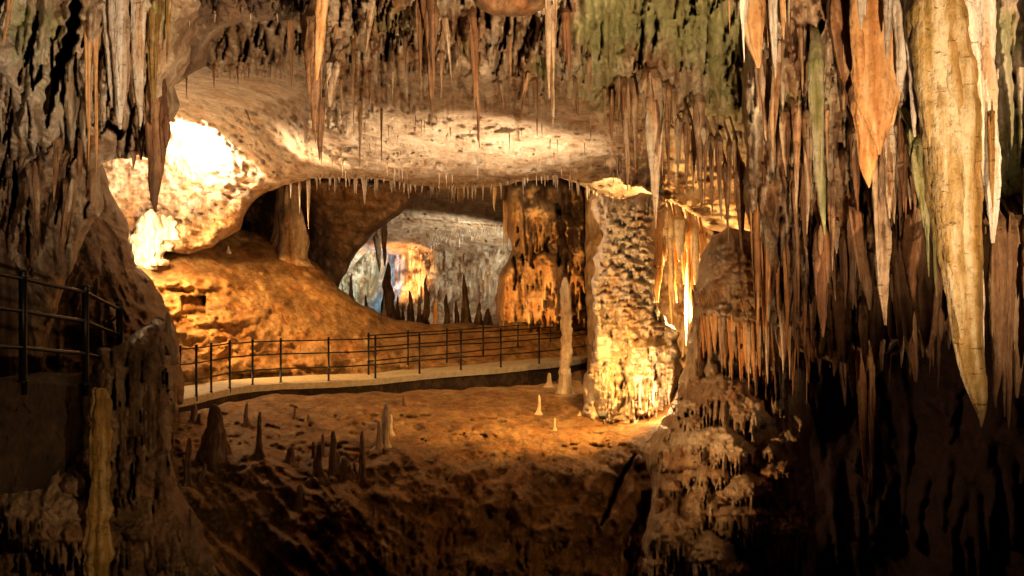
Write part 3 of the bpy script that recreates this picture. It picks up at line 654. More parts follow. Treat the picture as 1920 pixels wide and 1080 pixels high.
link_mesh('walkway', V, Fc, 'concrete', smooth=False); tag(ALL[-1], kind='structure')
rows = [fr + inn * 0.08 - off * .165]
for k in range(1, 12):
    z = .17 + k * .11; j = np.stack([0.05 * pn(np.arange(n) * .9, k * .7, 3.3), 0.06 * pn(np.arange(n) * 1.1, k * .8, 9.3), 0 * np.arange(n)], 1)
    rows.append(fr + inn * 0.10 + j - off * z)
V, Fc = strip(rows); link_mesh('retaining_wall', V, Fc, 'masonry'); tag(ALL[-1], 'low dark rubble retaining wall under the front edge of the walkway', 'retaining wall')

# near walkway on the left
nf = [(-60,716,9.2),(43,718,10.1),(100,721,10.7),(160,724,11.4),(205,729,12.1)]
p1 = resample(nf, 30); nb = p1 + np.array([-0.1, 1.7, -0.05]); 
w2 = np.stack([0 * np.arange(30), 0.015 * pn(np.arange(30) * .5, 0, 5.3), 0.01 * pn(np.arange(30) * .6, 0, 1.3)], 1)
V, Fc = strip([nb - off * .2, nb, p1 + w2 + off * .0, p1 + w2 + np.array([0, -.06, -.01]), p1 + w2 + np.array([0, -.06, -.13]), p1 + np.array([0, .04, -.14])])
link_mesh('walkway_near', V, Fc, 'masonry', smooth=False); tag(ALL[-1], kind='structure')
rw = []
for k in range(14):
    z = .13 + k * .075
    rw.append(p1 + np.stack([.03 * pn(np.arange(30) * .9, k * .8, 5.2), .05 + .16 * pn(np.arange(30) * .9, k * .8, 2.2), -z + 0 * np.arange(30)], 1))
V, Fc = strip(rw); link_mesh('retaining_wall', V, Fc, 'masonry'); tag(ALL[-1], 'dark rubble wall carrying the near walkway behind the amber column', 'retaining wall')

# ================================================================== RAILINGS
def tube(pts, r, k=8, cap=True):
    pts = [Vector(p) for p in pts]; V = []; Fc = []
    for i, p in enumerate(pts):
        d = (pts[min(i + 1, len(pts) - 1)] - pts[max(i - 1, 0)]).normalized()
        a = Vector((0, 0, 1)) if abs(d.z) < .9 else Vector((1, 0, 0)); u = d.cross(a).normalized(); v = d.cross(u)
        rr = r[i] if isinstance(r, (list, tuple)) else r
        for j in range(k):
            t = 2 * math.pi * j / k; V.append(p + (u * math.cos(t) + v * math.sin(t)) * rr)
    for i in range(len(pts) - 1):
        for j in range(k):
            a = i * k + j; b = i * k + (j + 1) % k; Fc.append((a, b, b + k, a + k))
    if cap: Fc.append(tuple(range(k))[::-1]); Fc.append(tuple(range(len(V) - k, len(V))))
    return V, Fc
def railing(name, label, bases, hgt=1.1, rr=.018, pr=.027, lows=(.36, .73, 1.06)):
    root = empty(name, bases[len(bases) // 2]); loc = Vector(root.location)
    tag(root, label, 'railing')
    for b in bases:
        b = Vector(b) - loc; h = hgt
        ps = [b + Vector((0, 0, z)) for z in (-.12, 0, .02, .021, h - .03, h - .02, h + .0, h + .02, h + .035, h + .045)]
        V, Fc = tube(ps, [pr, pr, pr * 1.7, pr, pr, pr * 1.35, pr * 1.0, pr * 1.35, pr * 1.0, pr * .3], 10)
        link_mesh('post', V, Fc, 'iron', root)
        for z in lows:                                   # collars hold the rails
            pass
    for z in lows:
        pts = []
        for i, b in enumerate(bases):
            c = Vector(b) - loc + Vector((0, 0, z)); pts.append(c)
            if i < len(bases) - 1:
                c2 = Vector(bases[i + 1]) - loc + Vector((0, 0, z)); pts.append((c + c2) / 2 + Vector((0, 0, -.006)))
        e0 = pts[0] + (pts[0] - pts[1]).normalized() * .05; e1 = pts[-1] + (pts[-1] - pts[-2]).normalized() * .05
        V, Fc = tube([e0] + pts + [e1], rr, 8); link_mesh('rail', V, Fc, 'iron', root)
    return root
fp = [P(*q) for q in front[1:]]; fp = [p + Vector((0, .08, 0)) for p in fp]
railing('railing', 'long black iron railing along the front edge of the lit walkway', fp)
bp_ = [P(*q) for q in back[8:]]; railing('railing', 'black iron railing along the far side of the walkway, seen through the front one', bp_)
lp = [P(-70, 718, 9.0), P(43, 718, 10.1), P(160, 722, 11.35), P(224, 733, 12.9)]
railing('railing', 'nearest and largest black iron railing, beside the rock at the left', lp, 1.1, .022, .04)
lp2 = [P(222, 738, 13.6), P(196, 740, 15.2), P(204, 735, 17.2), P(214, 730, 18.6)]
railing('railing', 'short bend of iron railing seen through the gap behind the pointed rock', lp2, 1.1, .018, .03)

def hm_rim(x): return float(np.interp(x, [1412, 1440, 1500, 1600, 1700, 1765, 1800, 1840], [500, 610, 660, 690, 660, 640, 590, 520]))
# ================================================================== STALACTITES
GROUPS = {}; STRAW = []
def register(o, phrase, cat, own=None, x=0):
    if o is None: return
    o['category'] = cat
    if own: o['label'] = own
    else: GROUPS.setdefault(phrase, []).append((x, o))
def spike(name, path, Y, mat, seed, ratio=0.8, rib=0.16, up=False, moss=0.0, tint=0.5, embed=0.25, sides=None, rip=0.06, mossfn=None, extra=None):
    """path: (px, py, half width px) from the rock to the tip; a tapered ribbed body of calcite at distance Y"""
    Yr = Y + np.array([.30, .12, .03] + [0] * 20)[:len(path)] * (1 if embed > .2 and not up else 0)
    pts = [(P(a, b, yy), c * yy / F) for (a, b, c), yy in zip(path, Yr)]
    d0 = Vector((0, 0, -1)) if up else Vector((0, 0, 1))
    if embed: pts = [(pts[0][0] + d0 * embed + Vector((0, .35 if not up and embed > .2 else 0, 0)), pts[0][1] * (1.35 if up else .8))] + pts
    org = pts[0][0].copy()
    zs = np.array([p[0].z for p in pts]); 
    L = abs(zs[-1] - zs[0]); wmax = max(p[1] for p in pts)
    nr = int(np.clip(L / max(0.012, wmax * 0.16), 12, 90)); k = sides or int(np.clip(path[0][2] * 1.6, 9, 40))
    tt = np.linspace(0, 1, nr)**0.95; cum = np.abs(zs - zs[0]) / L
    px = np.interp(tt, cum, [p[0].x for p in pts]); pz = np.interp(tt, cum, zs); rr = np.interp(tt, cum, [p[1] for p in pts])
    ker = np.array([1, 2, 3, 2, 1.]) / 9
    px = np.convolve(np.pad(px, 2, 'edge'), ker, 'valid'); rs = np.convolve(np.pad(rr, 2, 'edge'), ker, 'valid'); rs[-2:] = rr[-2:]
    px = px + 0.22 * wmax * pn(tt * (L * 1.5) + seed, seed * 1.3, 0.5) * np.minimum(1, tt * 3)
    py = np.interp(tt, cum, [p[0].y for p in pts]) + 0.3 * wmax * pn(tt * (L * 1.5) + seed, seed * 2.3, 9.5)
    th = np.linspace(0, 2 * math.pi, k, endpoint=False) + seed
    TH, ZZ = np.meshgrid(th, pz); R = np.repeat(rs[:, None], k, 1)
    sc = 1.0 / max(wmax, .02)
    rb = ridged(np.cos(TH) * 1.3 + seed, np.sin(TH) * 1.3, ZZ * sc * 0.10, 3) - 1.0
    mic = fbm(np.cos(TH) * 2.2 + seed, np.sin(TH) * 2.2, ZZ * sc * 1.1, 4)
    stp = pn(ZZ * sc * 4.5, seed + .4, np.cos(TH + seed) * .5) * .35
    fl = pn(np.cos(TH) * 3 + seed, np.sin(TH) * 3 + 4, ZZ * sc * 0.25) * .6
    rp = pn(ZZ * sc * 1.3 + seed, np.cos(TH) * 0.8, np.sin(TH) * .8)
    R = R * (1 + rib * rb + rib * fl * 1.5 + rip * rp + .09 * mic + rip * stp)
    X = px[:, None] + np.cos(TH) * R; Yv = py[:, None] + np.sin(TH) * R * ratio; Z = ZZ + 0.1 * R * rp
    V = np.stack([X - org.x, Yv - org.y, Z - org.z], -1).reshape(-1, 3)
    idx = np.arange(nr * k).reshape(nr, k); nx = np.roll(idx, -1, 1)
    Fc = [tuple(q) for q in np.stack([idx[:-1].ravel(), nx[:-1].ravel(), nx[1:].ravel(), idx[1:].ravel()], 1).tolist()]
    Fc.append(tuple(idx[-1].tolist())); Fc.append(tuple(idx[0][::-1].tolist()))
    mo = np.full(len(V), moss)
    if mossfn is not None: mo = mossfn(V[:, 0] / max(wmax, .01), (tt[:, None] + 0 * TH).ravel())
    ti = tint + (0.55 * pn(np.cos(TH) * 2.2, np.sin(TH) * 2.2 + ZZ * .3 * 0, ZZ * .5 + seed)).ravel()
    if name == 'raw': return V + np.array(org[:]), Fc, np.clip(ti, 0, 1), np.clip(mo, 0, 1)
    if extra:
        base = np.array(org[:]); Vs = [V]; Ts = [ti]; Ms = [mo]; nn = len(V)
        for v2, f2, t2, m2 in extra:
            Vs.append(v2 - base); Ts.append(t2); Ms.append(m2); Fc += [tuple(i + nn for i in q) for q in f2]; nn += len(v2)
        V = np.concatenate(Vs); ti = np.concatenate(Ts); mo = np.concatenate(Ms)
    if name == 'straw':
        STRAW.append((V + np.array(org[:]), Fc, np.clip(ti, 0, 1))); return None
    o = link_mesh(name, V, Fc, mat, None, dict(tint=np.clip(ti, 0, 1), moss=np.clip(mo, 0, 1)))
    o.location = org
    return o
SEED = [0]; G23_ = 'pale straw stalactites on the ceiling of the far chamber'; G24_ = 'hair-thin straws dotted over the smooth lit ceiling'
def stal(g, x0, y0, x1, y1, w, mat='tan', phrase='', own=None, Y=None, ratio=.8, moss=0, tint=.5, prof=None, dY=0.0, name='stalactite', rib=.16):
    """hang a stalactite from the surface g at (x0,y0) with its tip at (x1,y1); w: width at the root in photo pixels"""
    SEED[0] += 1; s = SEED[0] * .77
    if Y is None: Y = g.at(x0, max(y0, -70)) - w / 2 * g.at(x0, max(y0, -70)) / F * .5
    Y += dY
    prof = prof or [(0, 1), (.25, .82), (.5, .62), (.75, .38), (.92, .2), (1, .06)]
    if y0 > -40: prof = [(0, .45 * prof[0][1]), (.04, .85 * prof[0][1]), (.10, prof[0][1])] + [q for q in prof[1:] if q[0] > .12]
    j = random.Random(SEED[0])
    path = [(x0 + (x1 - x0) * t + (j.uniform(-.06, .06) * w if 0 < t < 1 else 0), y0 + (y1 - y0) * t, max(.35, w / 2 * f * (1 + (j.uniform(-.12, .12) if 0 < t < 1 else 0)))) for t, f in prof]
    if phrase in (G23_, G24_): name = 'straw'
    extra = []
    if w >= 11 and name != 'straw' and y1 - y0 > 60:
        for q in range(2 if w < 20 else 4 if w < 60 else 6):
            ox = j.uniform(-.42, .42) * w; w2 = w * j.uniform(.28, .55); e = j.uniform(.35, .9); ys = max(y0, -60) + (y1 - max(y0, -60)) * j.uniform(0, .35)
            f0 = np.interp((ys - y0) / (y1 - y0), [q_[0] for q_ in prof], [q_[1] for q_ in prof]); f1 = np.interp(e, [q_[0] for q_ in prof], [q_[1] for q_ in prof])
            xa = x0 + (x1 - x0) * (ys - y0) / (y1 - y0) + ox * f0; ye = y0 + (y1 - y0) * e; xb = x0 + (x1 - x0) * e + ox * (f1 * 1.15 + .1)
            if ye < ys + 25: continue
            pp = [(xa + (xb - xa) * t, ys + (ye - ys) * t, max(.4, w2 / 2 * f)) for t, f in ((0, .2), (.12, .7), (.35, 1), (.6, .8), (.8, .5), (.93, .28), (1, .1))]
            extra.append(spike('raw', pp, Y - w / 2 * Y / F * ratio * .55, mat, s + q * 3.1 + 50, .8, rib, False, moss, tint + j.uniform(-.3, .3), embed=0))
    o = spike(name, path, Y, mat, s, ratio, rib, False, moss, tint, embed=.3 if y0 > -40 else .1, extra=extra)
    register(o, phrase, 'stalactite', own, x1)
    return o
FATP = [(0, 1), (.3, .95), (.6, .8), (.8, .55), (.93, .28), (1, .12)]
THIN = [(0, 1), (.2, .6), (.5, .42), (.8, .3), (1, .12)]

# left wall
G1 = 'long orange stalactites fluted against the near left wall'
stal(lw, 165, -60, 166, 312, 15, 'orange', G1); stal(lw, 181, -60, 180, 330, 14, 'orange', G1)
G2 = 'broad pale grooved stalactites hanging from the near left wall'
for a in ((222, -60, 228, 243, 40), (259, -60, 262, 238, 30), (200, -60, 210, 190, 26)): stal(lw, *a, 'cream', G2, prof=FATP, dY=-.1, moss=.25)
stal(lw, 288, -60, 286, 202, 26, 'olive', None, 'brown blunt stalactite right of the pale grooved ones, near left wall', prof=FATP, moss=.2)
stal(lw, 292, 120, 295, 398, 44, 'rust', None, 'largest rust brown stalactite pointing down beside the dazzling lit ceiling', prof=[(0, 1), (.3, 1), (.55, .85), (.75, .6), (.92, .32), (1, .06)], Y=10.6)
stal(lw, 262, 200, 264, 300, 34, 'rust', None, 'short rust brown stub behind the largest rust brown stalactite', Y=10.9)
stal(lw, 250, 280, 250, 317, 13, 'rust', None, 'small dark spike at the lower rim of the near left wall')
stal(lw, 322, -60, 313, 118, 15, 'olive', None, 'slanting olive brown stalactite left of the dark overhanging brow')
stal(lw, 28, -60, 4, 110, 14, 'orange', None, 'orange stalactite in the top left corner')
G3 = 'dark shadowed draperies low on the near left wall'
for a in ((92, 140, 80, 260, 16), (140, 120, 134, 300, 18), (110, 250, 100, 380, 16), (150, 250, 150, 350, 14), (60, 300, 70, 480, 30), (130, 330, 110, 500, 26)): stal(lw, *a, 'tan', G3, tint=.2)
# brow edge
G4 = 'thin short stalactites fringing the dark overhanging brow'
for a in ((355, 5, 355, 50, 6), (404, 14, 403, 42, 6), (431, 20, 431, 40, 3), (470, 22, 470, 42, 3), (520, 22, 521, 44, 4), (564, 25, 564, 50, 5)): stal(brow, *a, 'tan', G4)
G5 = 'small dark spikes hanging in front of the dazzling lit ceiling'
for a in ((350, 130, 350, 185, 5), (401, 118, 401, 165, 7), (432, 120, 431, 152, 6), (445, 122, 446, 158, 5), (466, 116, 466, 146, 4), (507, 110, 508, 150, 4), (524, 100, 525, 140, 4)): stal(ceil, *a, 'rust', G5)
stal(ceil, 546, 10, 546, 163, 14, 'rust', None, 'dark slender spike left of the tall tan stalactite by the brow')
stal(ceil, 441, 155, 470, 232, 10, 'rust', None, 'crooked dark rib on the dazzling lit ceiling', Y=22.5)
stal(ceil, 585, 20, 597, 300, 46, 'tan', None, 'tall tan stalactite with a needle tip between brow and central ceiling', Y=9.8, prof=[(0, 1), (.25, .8), (.45, .55), (.6, .36), (.8, .22), (1, .05)], tint=.35)
stal(ceil, 606, 170, 602, 309, 10, 'tan', None, 'thin needle twin beside the tall tan stalactite', Y=9.85, tint=.3)
stal(ceil, 608, -60, 593, 150, 24, 'orange', None, 'bright tan stalactite lit from the right in front of the tall tan one', Y=9.3, prof=FATP, tint=.8)
stal(ceil, 625, 110, 617, 200, 30, 'tan', None, 'short drapery tucked right of the tall tan stalactite', Y=10.4, ratio=.4)
G6 = 'long dark stalactites hanging from the central ceiling curtain'
for a in ((700, -60, 686, 98, 24), (800, -60, 811, 216, 34), (787, -60, 788, 162, 18), (885, 0, 899, 278, 18), (1033, -30, 1035, 238, 24), (1060, 10, 1068, 155, 18), (1147, 160, 1147, 262, 16)): stal(ceil, *a, 'rust' if a[4] != 24 else 'tan', G6, tint=.45)
G7 = 'slender brown stalactites hanging below the central ceiling curtain'
for a in ((665, 50, 661, 188, 12), (693, 130, 693, 197, 8), (675, 178, 675, 318, 10), (663, 160, 663, 255, 5), (715, 200, 715, 307, 6), (640, 140, 640, 226, 6), (630, 40, 630, 118, 10),
          (833, 20, 848, 165, 14), (827, 90, 827, 186, 8), (938, 150, 945, 206, 9), (991, 130, 977, 212, 11), (1004, 140, 1007, 256, 9), (1078, 140, 1081, 214, 9), (1134, 160, 1134, 236, 8), (890, 120, 888, 222, 8), (760, 60, 758, 150, 10), (860, 40, 862, 140, 10), (955, 60, 958, 160, 9), (1105, 100, 1104, 190, 9), (738, 120, 736, 190, 5)):
    stal(ceil, *a, 'tan', G7, tint=.3)
G8 = 'small cream stalactites hanging beside the rounded dark boss'
for a in ((1025, -40, 1025, 36, 9), (1043, -40, 1043, 48, 7)): stal(ceil, *a, 'cream', G8, Y=9.2)
G9 = 'long stalactites just left of the broad twin-ribbed tan one'
for a in ((1172, 140, 1177, 360, 22), (1188, 140, 1192, 324, 15), (1160, 140, 1160, 230, 12)): stal(hm, *a, 'tan', G9, tint=.3, Y=ceil.at(a[0], a[1]) - .1)
stal(hm, 1220, 120, 1229, 428, 40, 'tan', None, 'broad tan twin-ribbed stalactite with a dark tip above the lit column', Y=11.8, prof=[(0, 1), (.3, .8), (.5, .5), (.75, .35), (1, .05)], tint=.6, rib=.25)
stal(hm, 1236, 150, 1236, 310, 26, 'tan', None, 'short rib fused to the right side of the broad tan stalactite', Y=11.9, tint=.6)
G10 = 'stalactites clustered right of the broad twin-ribbed tan one'
for a in ((1250, 150, 1254, 344, 18), (1263, 160, 1264, 250, 12), (1310, 170, 1315, 392, 26), (1287, 200, 1287, 360, 16), (1272, 220, 1271, 330, 16), (1300, 240, 1299, 372, 12), (1332, 250, 1336, 405, 14), (1346, 250, 1352, 415, 16), (1368, 260, 1366, 410, 12), (1378, 250, 1377, 380, 10), (1322, 230, 1322, 395, 9), (1360, 300, 1365, 462, 12), (1387, 300, 1390, 470, 26), (1240, 250, 1242, 330, 8)):
    stal(ceil, *a, 'tan', G10, tint=.22 + .3 * rnd.random(), Y=min(13.5, ceil.at(a[0], a[1]) - .15))
# orange group
stal(hm, 1412, -60, 1421, 128, 46, 'orange', None, 'plump glowing orange stalactite at the top, right of the mossy ceiling', Y=9.0, prof=FATP, tint=.7)
G11 = 'small cream and orange stalactites around the plump glowing orange one'
for a in ((1391, -40, 1395, 117, 12, 'cream'), (1400, -60, 1399, 46, 11, 'cream'), (1366, -60, 1368, 63, 7, 'orange'), (1380, -60, 1382, 40, 9, 'cream'), (1448, -60, 1454, 146, 20, 'cream'), (1466, -60, 1470, 74, 20, 'orange'), (1440, -60, 1440, 90, 12, 'orange'), (1478, -60, 1479, 52, 10, 'green')):
    stal(hm, *a, G11, Y=8.8 + rnd.uniform(-.2, .2), tint=.75)
G12 = 'tan stalactites between plump orange one and long green one'
for a in ((1427, 80, 1435, 264, 30), (1457, 60, 1449, 292, 28), (1470, 200, 1474, 332, 22), (1500, 40, 1505, 182, 14), (1492, 180, 1494, 400, 22), (1512, 200, 1514, 440, 20), (1441, 120, 1438, 250, 14)):
    stal(hm, *a, 'tan', G12, tint=.4)
stal(hm, 1524, 40, 1546, 442, 32, 'green', None, 'long green algae-stained stalactite left of the great orange one', Y=9.3, prof=[(0, .7), (.2, 1), (.5, .9), (.75, .6), (.9, .3), (1, .06)], tint=.6)
# right giants
stal(hm, 1578, -60, 1606, 238, 56, 'rust', None, 'dark rust stalactite behind the left side of the great orange one', Y=8.6, prof=FATP, tint=.4)
stal(hm, 1634, -60, 1650, 290, 92, 'orange', None, 'great smooth orange stalactite near the top right', Y=8.0, prof=[(0, .92), (.3, .98), (.6, 1), (.76, .86), (.84, .55), (.9, .3), (.96, .14), (1, .05)], tint=.65, ratio=.5, rib=.1)
stal(hm, 1612, 130, 1628, 352, 44, 'orange', None, 'orange yellow drapery spike under the great orange stalactite', Y=8.25, prof=[(0, .5), (.3, .9), (.6, 1), (.8, .7), (.92, .35), (1, .05)], tint=.6, ratio=.5)
stal(hm, 1662, 220, 1671, 410, 30, 'tan', None, 'tan spike hanging behind the tip of the great orange stalactite', Y=8.4, tint=.6)
stal(hm, 1648, 230, 1658, 610, 34, 'tan', None, 'long straight tan pipe under the great orange stalactite', Y=9.3, prof=FATP, tint=.4)
G13 = 'cream stalactites between great orange and giant olive ones'
for a in ((1684, -60, 1691, 172, 40), (1712, -60, 1716, 256, 32), (1735, -60, 1737, 136, 16), (1612, -60, 1617, 54, 20), (1664, -60, 1664, 110, 20), (1700, -60, 1702, 120, 18)): stal(hm, *a, 'cream', G13, Y=7.6 + rnd.uniform(-.15, .15), prof=FATP, tint=.7)
o = stal(hm, 1748, -70, 1833, 802, 124, 'olive', None, 'giant olive and white stalactite, the longest one at the right', Y=7.1,
     prof=[(0, .55), (.12, .8), (.24, .95), (.36, .92), (.5, .7), (.62, .56), (.75, .48), (.86, .42), (.93, .26), (.98, .09), (1, .02)], tint=.6, ratio=.7, moss=.2)
G14 = 'tall cream ribs fused along the giant olive stalactite'
for a in ((1790, -70, 1838, 600, 44), (1832, -60, 1866, 456, 50), (1806, -60, 1842, 300, 30), (1800, 120, 1846, 690, 26)): stal(hm, *a, 'cream', G14, Y=7.15 if a[0] != 1832 else 7.5, prof=FATP, tint=.75)
stal(hm, 1858, 190, 1862, 400, 16, 'olive', None, 'brown stained rib on the cream stone at the right', Y=7.4)
G15 = 'green and grey stalactites fringing the giant olive one'
for a in ((1722, 250, 1738, 450, 34), (1745, 260, 1757, 556, 18), (1730, 300, 1741, 520, 16), (1765, 300, 1770, 470, 20), (1708, 240, 1716, 340, 20)): stal(hm, *a, 'green', G15, Y=8.9 + rnd.uniform(-.1, .1), tint=.6)
G16 = 'rust stalactites hanging at the right edge over the black hollow'
for a in ((1871, 400, 1871, 766, 32), (1884, 440, 1884, 782, 12), (1896, 400, 1891, 808, 20), (1911, 400, 1906, 747, 34), (1932, 400, 1928, 690, 30), (1852, 420, 1853, 640, 24)): stal(hm, *a, 'rust', G16, Y=8.7 + rnd.uniform(-.2, .2), prof=FATP, tint=.7)
G17 = 'rust draperies hanging low over the black hollow at the right'
for a in ((1722, 380, 1744, 672, 66), (1688, 420, 1717, 716, 40), (1568, 380, 1608, 577, 28), (1598, 380, 1631, 582, 30), (1568, 520, 1586, 762, 22), (1678, 480, 1690, 660, 24), (1640, 520, 1642, 690, 26), (1540, 420, 1541, 632, 30), (1620, 560, 1622, 700, 20), (1780, 480, 1795, 600, 30), (1760, 500, 1764, 640, 22), (1665, 520, 1668, 640, 14), (1600, 560, 1604, 660, 12)):
    stal(hm, *a, 'rust', G17, tint=.5, prof=FATP)
G18 = 'two long thin amber spikes dangling into the black hollow'
for a in ((1612, 640, 1623, 940, 20), (1633, 640, 1634, 936, 16)): stal(hm, *a, 'orange', G18, tint=.4, Y=12)
G19 = 'brown pipes bundled right of the rounded flowstone cascade'
for i in range(26):
    x = 1412 + i * 4.6 + rnd.uniform(-3, 3); y1 = 560 + rnd.uniform(0, 110)
    stal(hm, x, 340 + rnd.uniform(-20, 50), x + rnd.uniform(0, 8), y1, rnd.uniform(9, 17), 'orange' if i < 14 else 'rust', G19, Y=12.6 + rnd.uniform(-.5, .3) , tint=.35, prof=FATP)
G20 = 'thin pale needles over the black hollow below the brown pipes'
for a in ((1512, 560, 1513, 757, 6), (1480, 600, 1481, 712, 8), (1487, 480, 1489, 637, 14), (1466, 560, 1468, 700, 16), (1404, 600, 1404, 732, 10), (1438, 600, 1440, 720, 12), (1424, 600, 1424, 690, 8), (1528, 560, 1530, 660, 8), (1555, 560, 1556, 690, 7), (1576, 620, 1577, 720, 6)):
    stal(hm, *a, 'tan', G20, Y=12.9, tint=.5)
rr4 = random.Random(21)
G25 = 'dark jagged pendants along the lower rim of the right curtain'
for i in range(34):
    x = 1440 + i * 11.5 + rr4.uniform(-5, 5); y = hm_rim(x) - rr4.uniform(20, 60); L = rr4.uniform(50, 130)
    stal(hm, x, y, x + rr4.uniform(-3, 5), y + L, rr4.uniform(9, 26), rr4.choice(['rust', 'brown', 'rust', 'tan']), G25, tint=rr4.uniform(.2, .6))
G21 = 'brown stalactites crowded in the right hanging curtain'
for i in range(60):
    x = rr4.uniform(1480, 1800); y = rr4.uniform(160, 460); L = rr4.uniform(60, 200); wd = rr4.uniform(8, 24)
    stal(hm, x, y, x + rr4.uniform(-3, 9), y + L, wd, rr4.choice(['tan', 'rust', 'rust', 'brown']), G21, tint=rr4.uniform(.2, .7))
G26 = 'orange drips fringing the round cap above the flowstone stack'
for i in range(26):
    x = 1304 + i * 6.1 + rr4.uniform(-2, 2); y = 575 + i * .9 + rr4.uniform(-10, 8); y1 = y + rr4.uniform(60, 100) + 2.6 * i * (1 if i < 18 else .6)
    stal(fc, x, y, x + rr4.uniform(0, 8), y1, rr4.uniform(8, 15), 'orange' if i % 4 else 'tan', G26, tint=rr4.uniform(.25, .75), prof=FATP, dY=-.05)
G27 = 'amber draperies filling the gap right of the floodlit column'
for i in range(16):
    x = 1232 + i * 5.6 + rr4.uniform(-2, 2); y = 384 + i * 3.0
    stal(ceil, x, y, x + rr4.uniform(-3, 3), y + rr4.uniform(50, 240), rr4.uniform(10, 24), ['orange', 'cream', 'tan'][i % 3], G27, tint=rr4.uniform(.4, .8), Y=22.6 + rr4.uniform(0, 1.6), prof=FATP)
# far small ones
G22 = 'small pale spikes fringing the rim of the lit vault'
for a in ((668, 330, 668, 364, 7), (683, 330, 684, 384, 12), (655, 330, 655, 350, 5), (620, 332, 620, 348, 4), (545, 340, 545, 372, 5), (562, 338, 562, 400, 6), (578, 332, 579, 430, 8), (1042, 322, 1042, 352, 10), (1022, 325, 1022, 350, 5), (1068, 325, 1069, 358, 5), (1100, 345, 1101, 376, 6), (1136, 362, 1137, 402, 12), (1160, 365, 1160, 398, 8), (1180, 368, 1181, 470, 14), (1208, 370, 1208, 410, 9), (1222, 372, 1222, 404, 7), (1245, 385, 1245, 500, 14), (1283, 402, 1283, 446, 8), (1262, 396, 1262, 430, 6), (1300, 408, 1300, 440, 6), (1205, 376, 1206, 440, 14)):
    stal(ceil, *a, 'cream', G22, Y=ceil.at(a[0], a[1]) + .3)
G23 = 'pale straw stalactites on the ceiling of the far chamber'
for i in range(40):
    x = 780 + i * 2.3 + rnd.uniform(-2, 2); stal(bc, x, 352, x, 360 + rnd.random()**2 * 24, rnd.uniform(1.4, 3), 'cream', G23, Y=39)
for i in range(70):
    x = 800 + i * 2.05; y = 452 - (x - 800) * .2 + rnd.uniform(-9, 9); stal(bc, x, y, x, y + 5 + rnd.random()**2 * 16, rnd.uniform(1.2, 2.4), 'cream', G23, Y=46.5, prof=THIN)
for i in range(7): stal(bc, 944 + i * 1.3, 372, 944 + i * 1.6, 450 + rnd.random() * 30, 3, 'cream', G23, Y=36.5)
stal(bc, 927, 335, 928, 395, 12, 'cream', None, 'pale spike hanging at the left of the broad brown column', Y=35)
stal(bc, 867, 345, 867, 382, 5, 'tan', None, 'tiny brown spike over the middle of the far chamber', Y=37)
stal(bc, 719, 410, 722, 500, 12, 'tan', None, 'hanging brown spike over the blue lit nook of the far chamber', Y=44, prof=FATP)
stal(bc, 705, 440, 712, 510, 12, 'tan', None, 'stained stalactite left of the hanging brown spike in the far chamber', Y=46, prof=FATP)
G24 = 'hair-thin straws dotted over the smooth lit ceiling'
for i in range(70):
    x = rnd.uniform(620, 1200); y = rnd.uniform(210, 325)
    stal(ceil, x, y, x + rnd.uniform(-1, 1), y + rnd.uniform(10, 34), rnd.uniform(2, 3.6), 'tan', G24, tint=.4)

for i in range(110):
    x = rnd.uniform(590, 1300); y = float(np.interp(x, [580, 700, 790, 860, 930, 1000, 1050, 1090, 1130, 1180, 1240, 1300], [336, 336, 352, 353, 348, 335, 331, 348, 372, 376, 390, 416])) - 6
    stal(ceil, x, y, x, y + 9 + rnd.random()**2 * 26, rnd.uniform(2, 5), 'tan', G24, Y=ceil.at(x, y - 6))
nv = 0; VV = []; FF = []; TT = []
for v, f, t in STRAW:
    VV.append(v); TT.append(t); FF += [tuple(i + nv for i in q) for q in f]; nv += len(v)
link_mesh('soda_straws', np.concatenate(VV), FF, 'cream', None, dict(tint=np.concatenate(TT)))
tag(ALL[-1], 'hundreds of hair-thin pale straw stalactites on the lit ceilings', 'soda straws', kind='stuff')
# ================================================================== STALAGMITES
SM = [(0, 1.7), (.08, 1.05), (.2, .78), (.4, .68), (.6, .55), (.63, .66), (.8, .5), (.93, .42), (1, .2)]
CONE = [(0, 1), (.15, .8), (.4, .6), (.7, .4), (.9, .25), (1, .08)]
def stag(g, x, ybase, ytop, w, mat='tan', phrase='', own=None, Y=None, prof=SM, lean=0, tint=.5, rip=.16, name='stalagmite', cat='stalagmite', rib=.12):
    SEED[0] += 1
    if Y is None: Y = g.at(x, ybase)
    j = random.Random(SEED[0])
    path = [(x + lean * t + (j.uniform(-.05, .05) * w if t > 0 else 0), ybase + (ytop - ybase) * t, w / 2 * f * (1 + j.uniform(-.1, .1))) for t, f in prof]
    o = spike(name, path, Y, mat, SEED[0] * .77, .95, rib * 1.5, True, 0, tint, .3, rip=rip * 1.5, sides=max(12, int(w)))
    register(o, phrase, cat, own, x); return o
stag(lg, 405, 866, 758, 60, 'brown', None, 'squat dark stacked stalagmite below the left end of the walkway', prof=[(0, 1), (.2, .9), (.45, .72), (.6, .68), (.63, .45), (.85, .38), (.95, .3), (1, .1)], rip=.3)
H1 = 'dark thin stalagmites on the shadowed slope below the walkway'
for a in ((462, 796, 756, 12), (485, 852, 772, 15), (354, 912, 821, 17), (384, 888, 869, 12), (553, 785, 763, 8), (578, 790, 777, 8), (545, 874, 837, 26), (361, 792, 757, 18), (374, 796, 775, 12), (330, 900, 880, 16), (445, 896, 880, 12), (460, 902, 884, 12), (759, 762, 740, 12), (430, 850, 832, 9)):
    stag(lg, a[0], a[1], a[2], a[3], 'brown', H1)
H2 = 'clustered dark stalagmites in the middle of the lower slope'
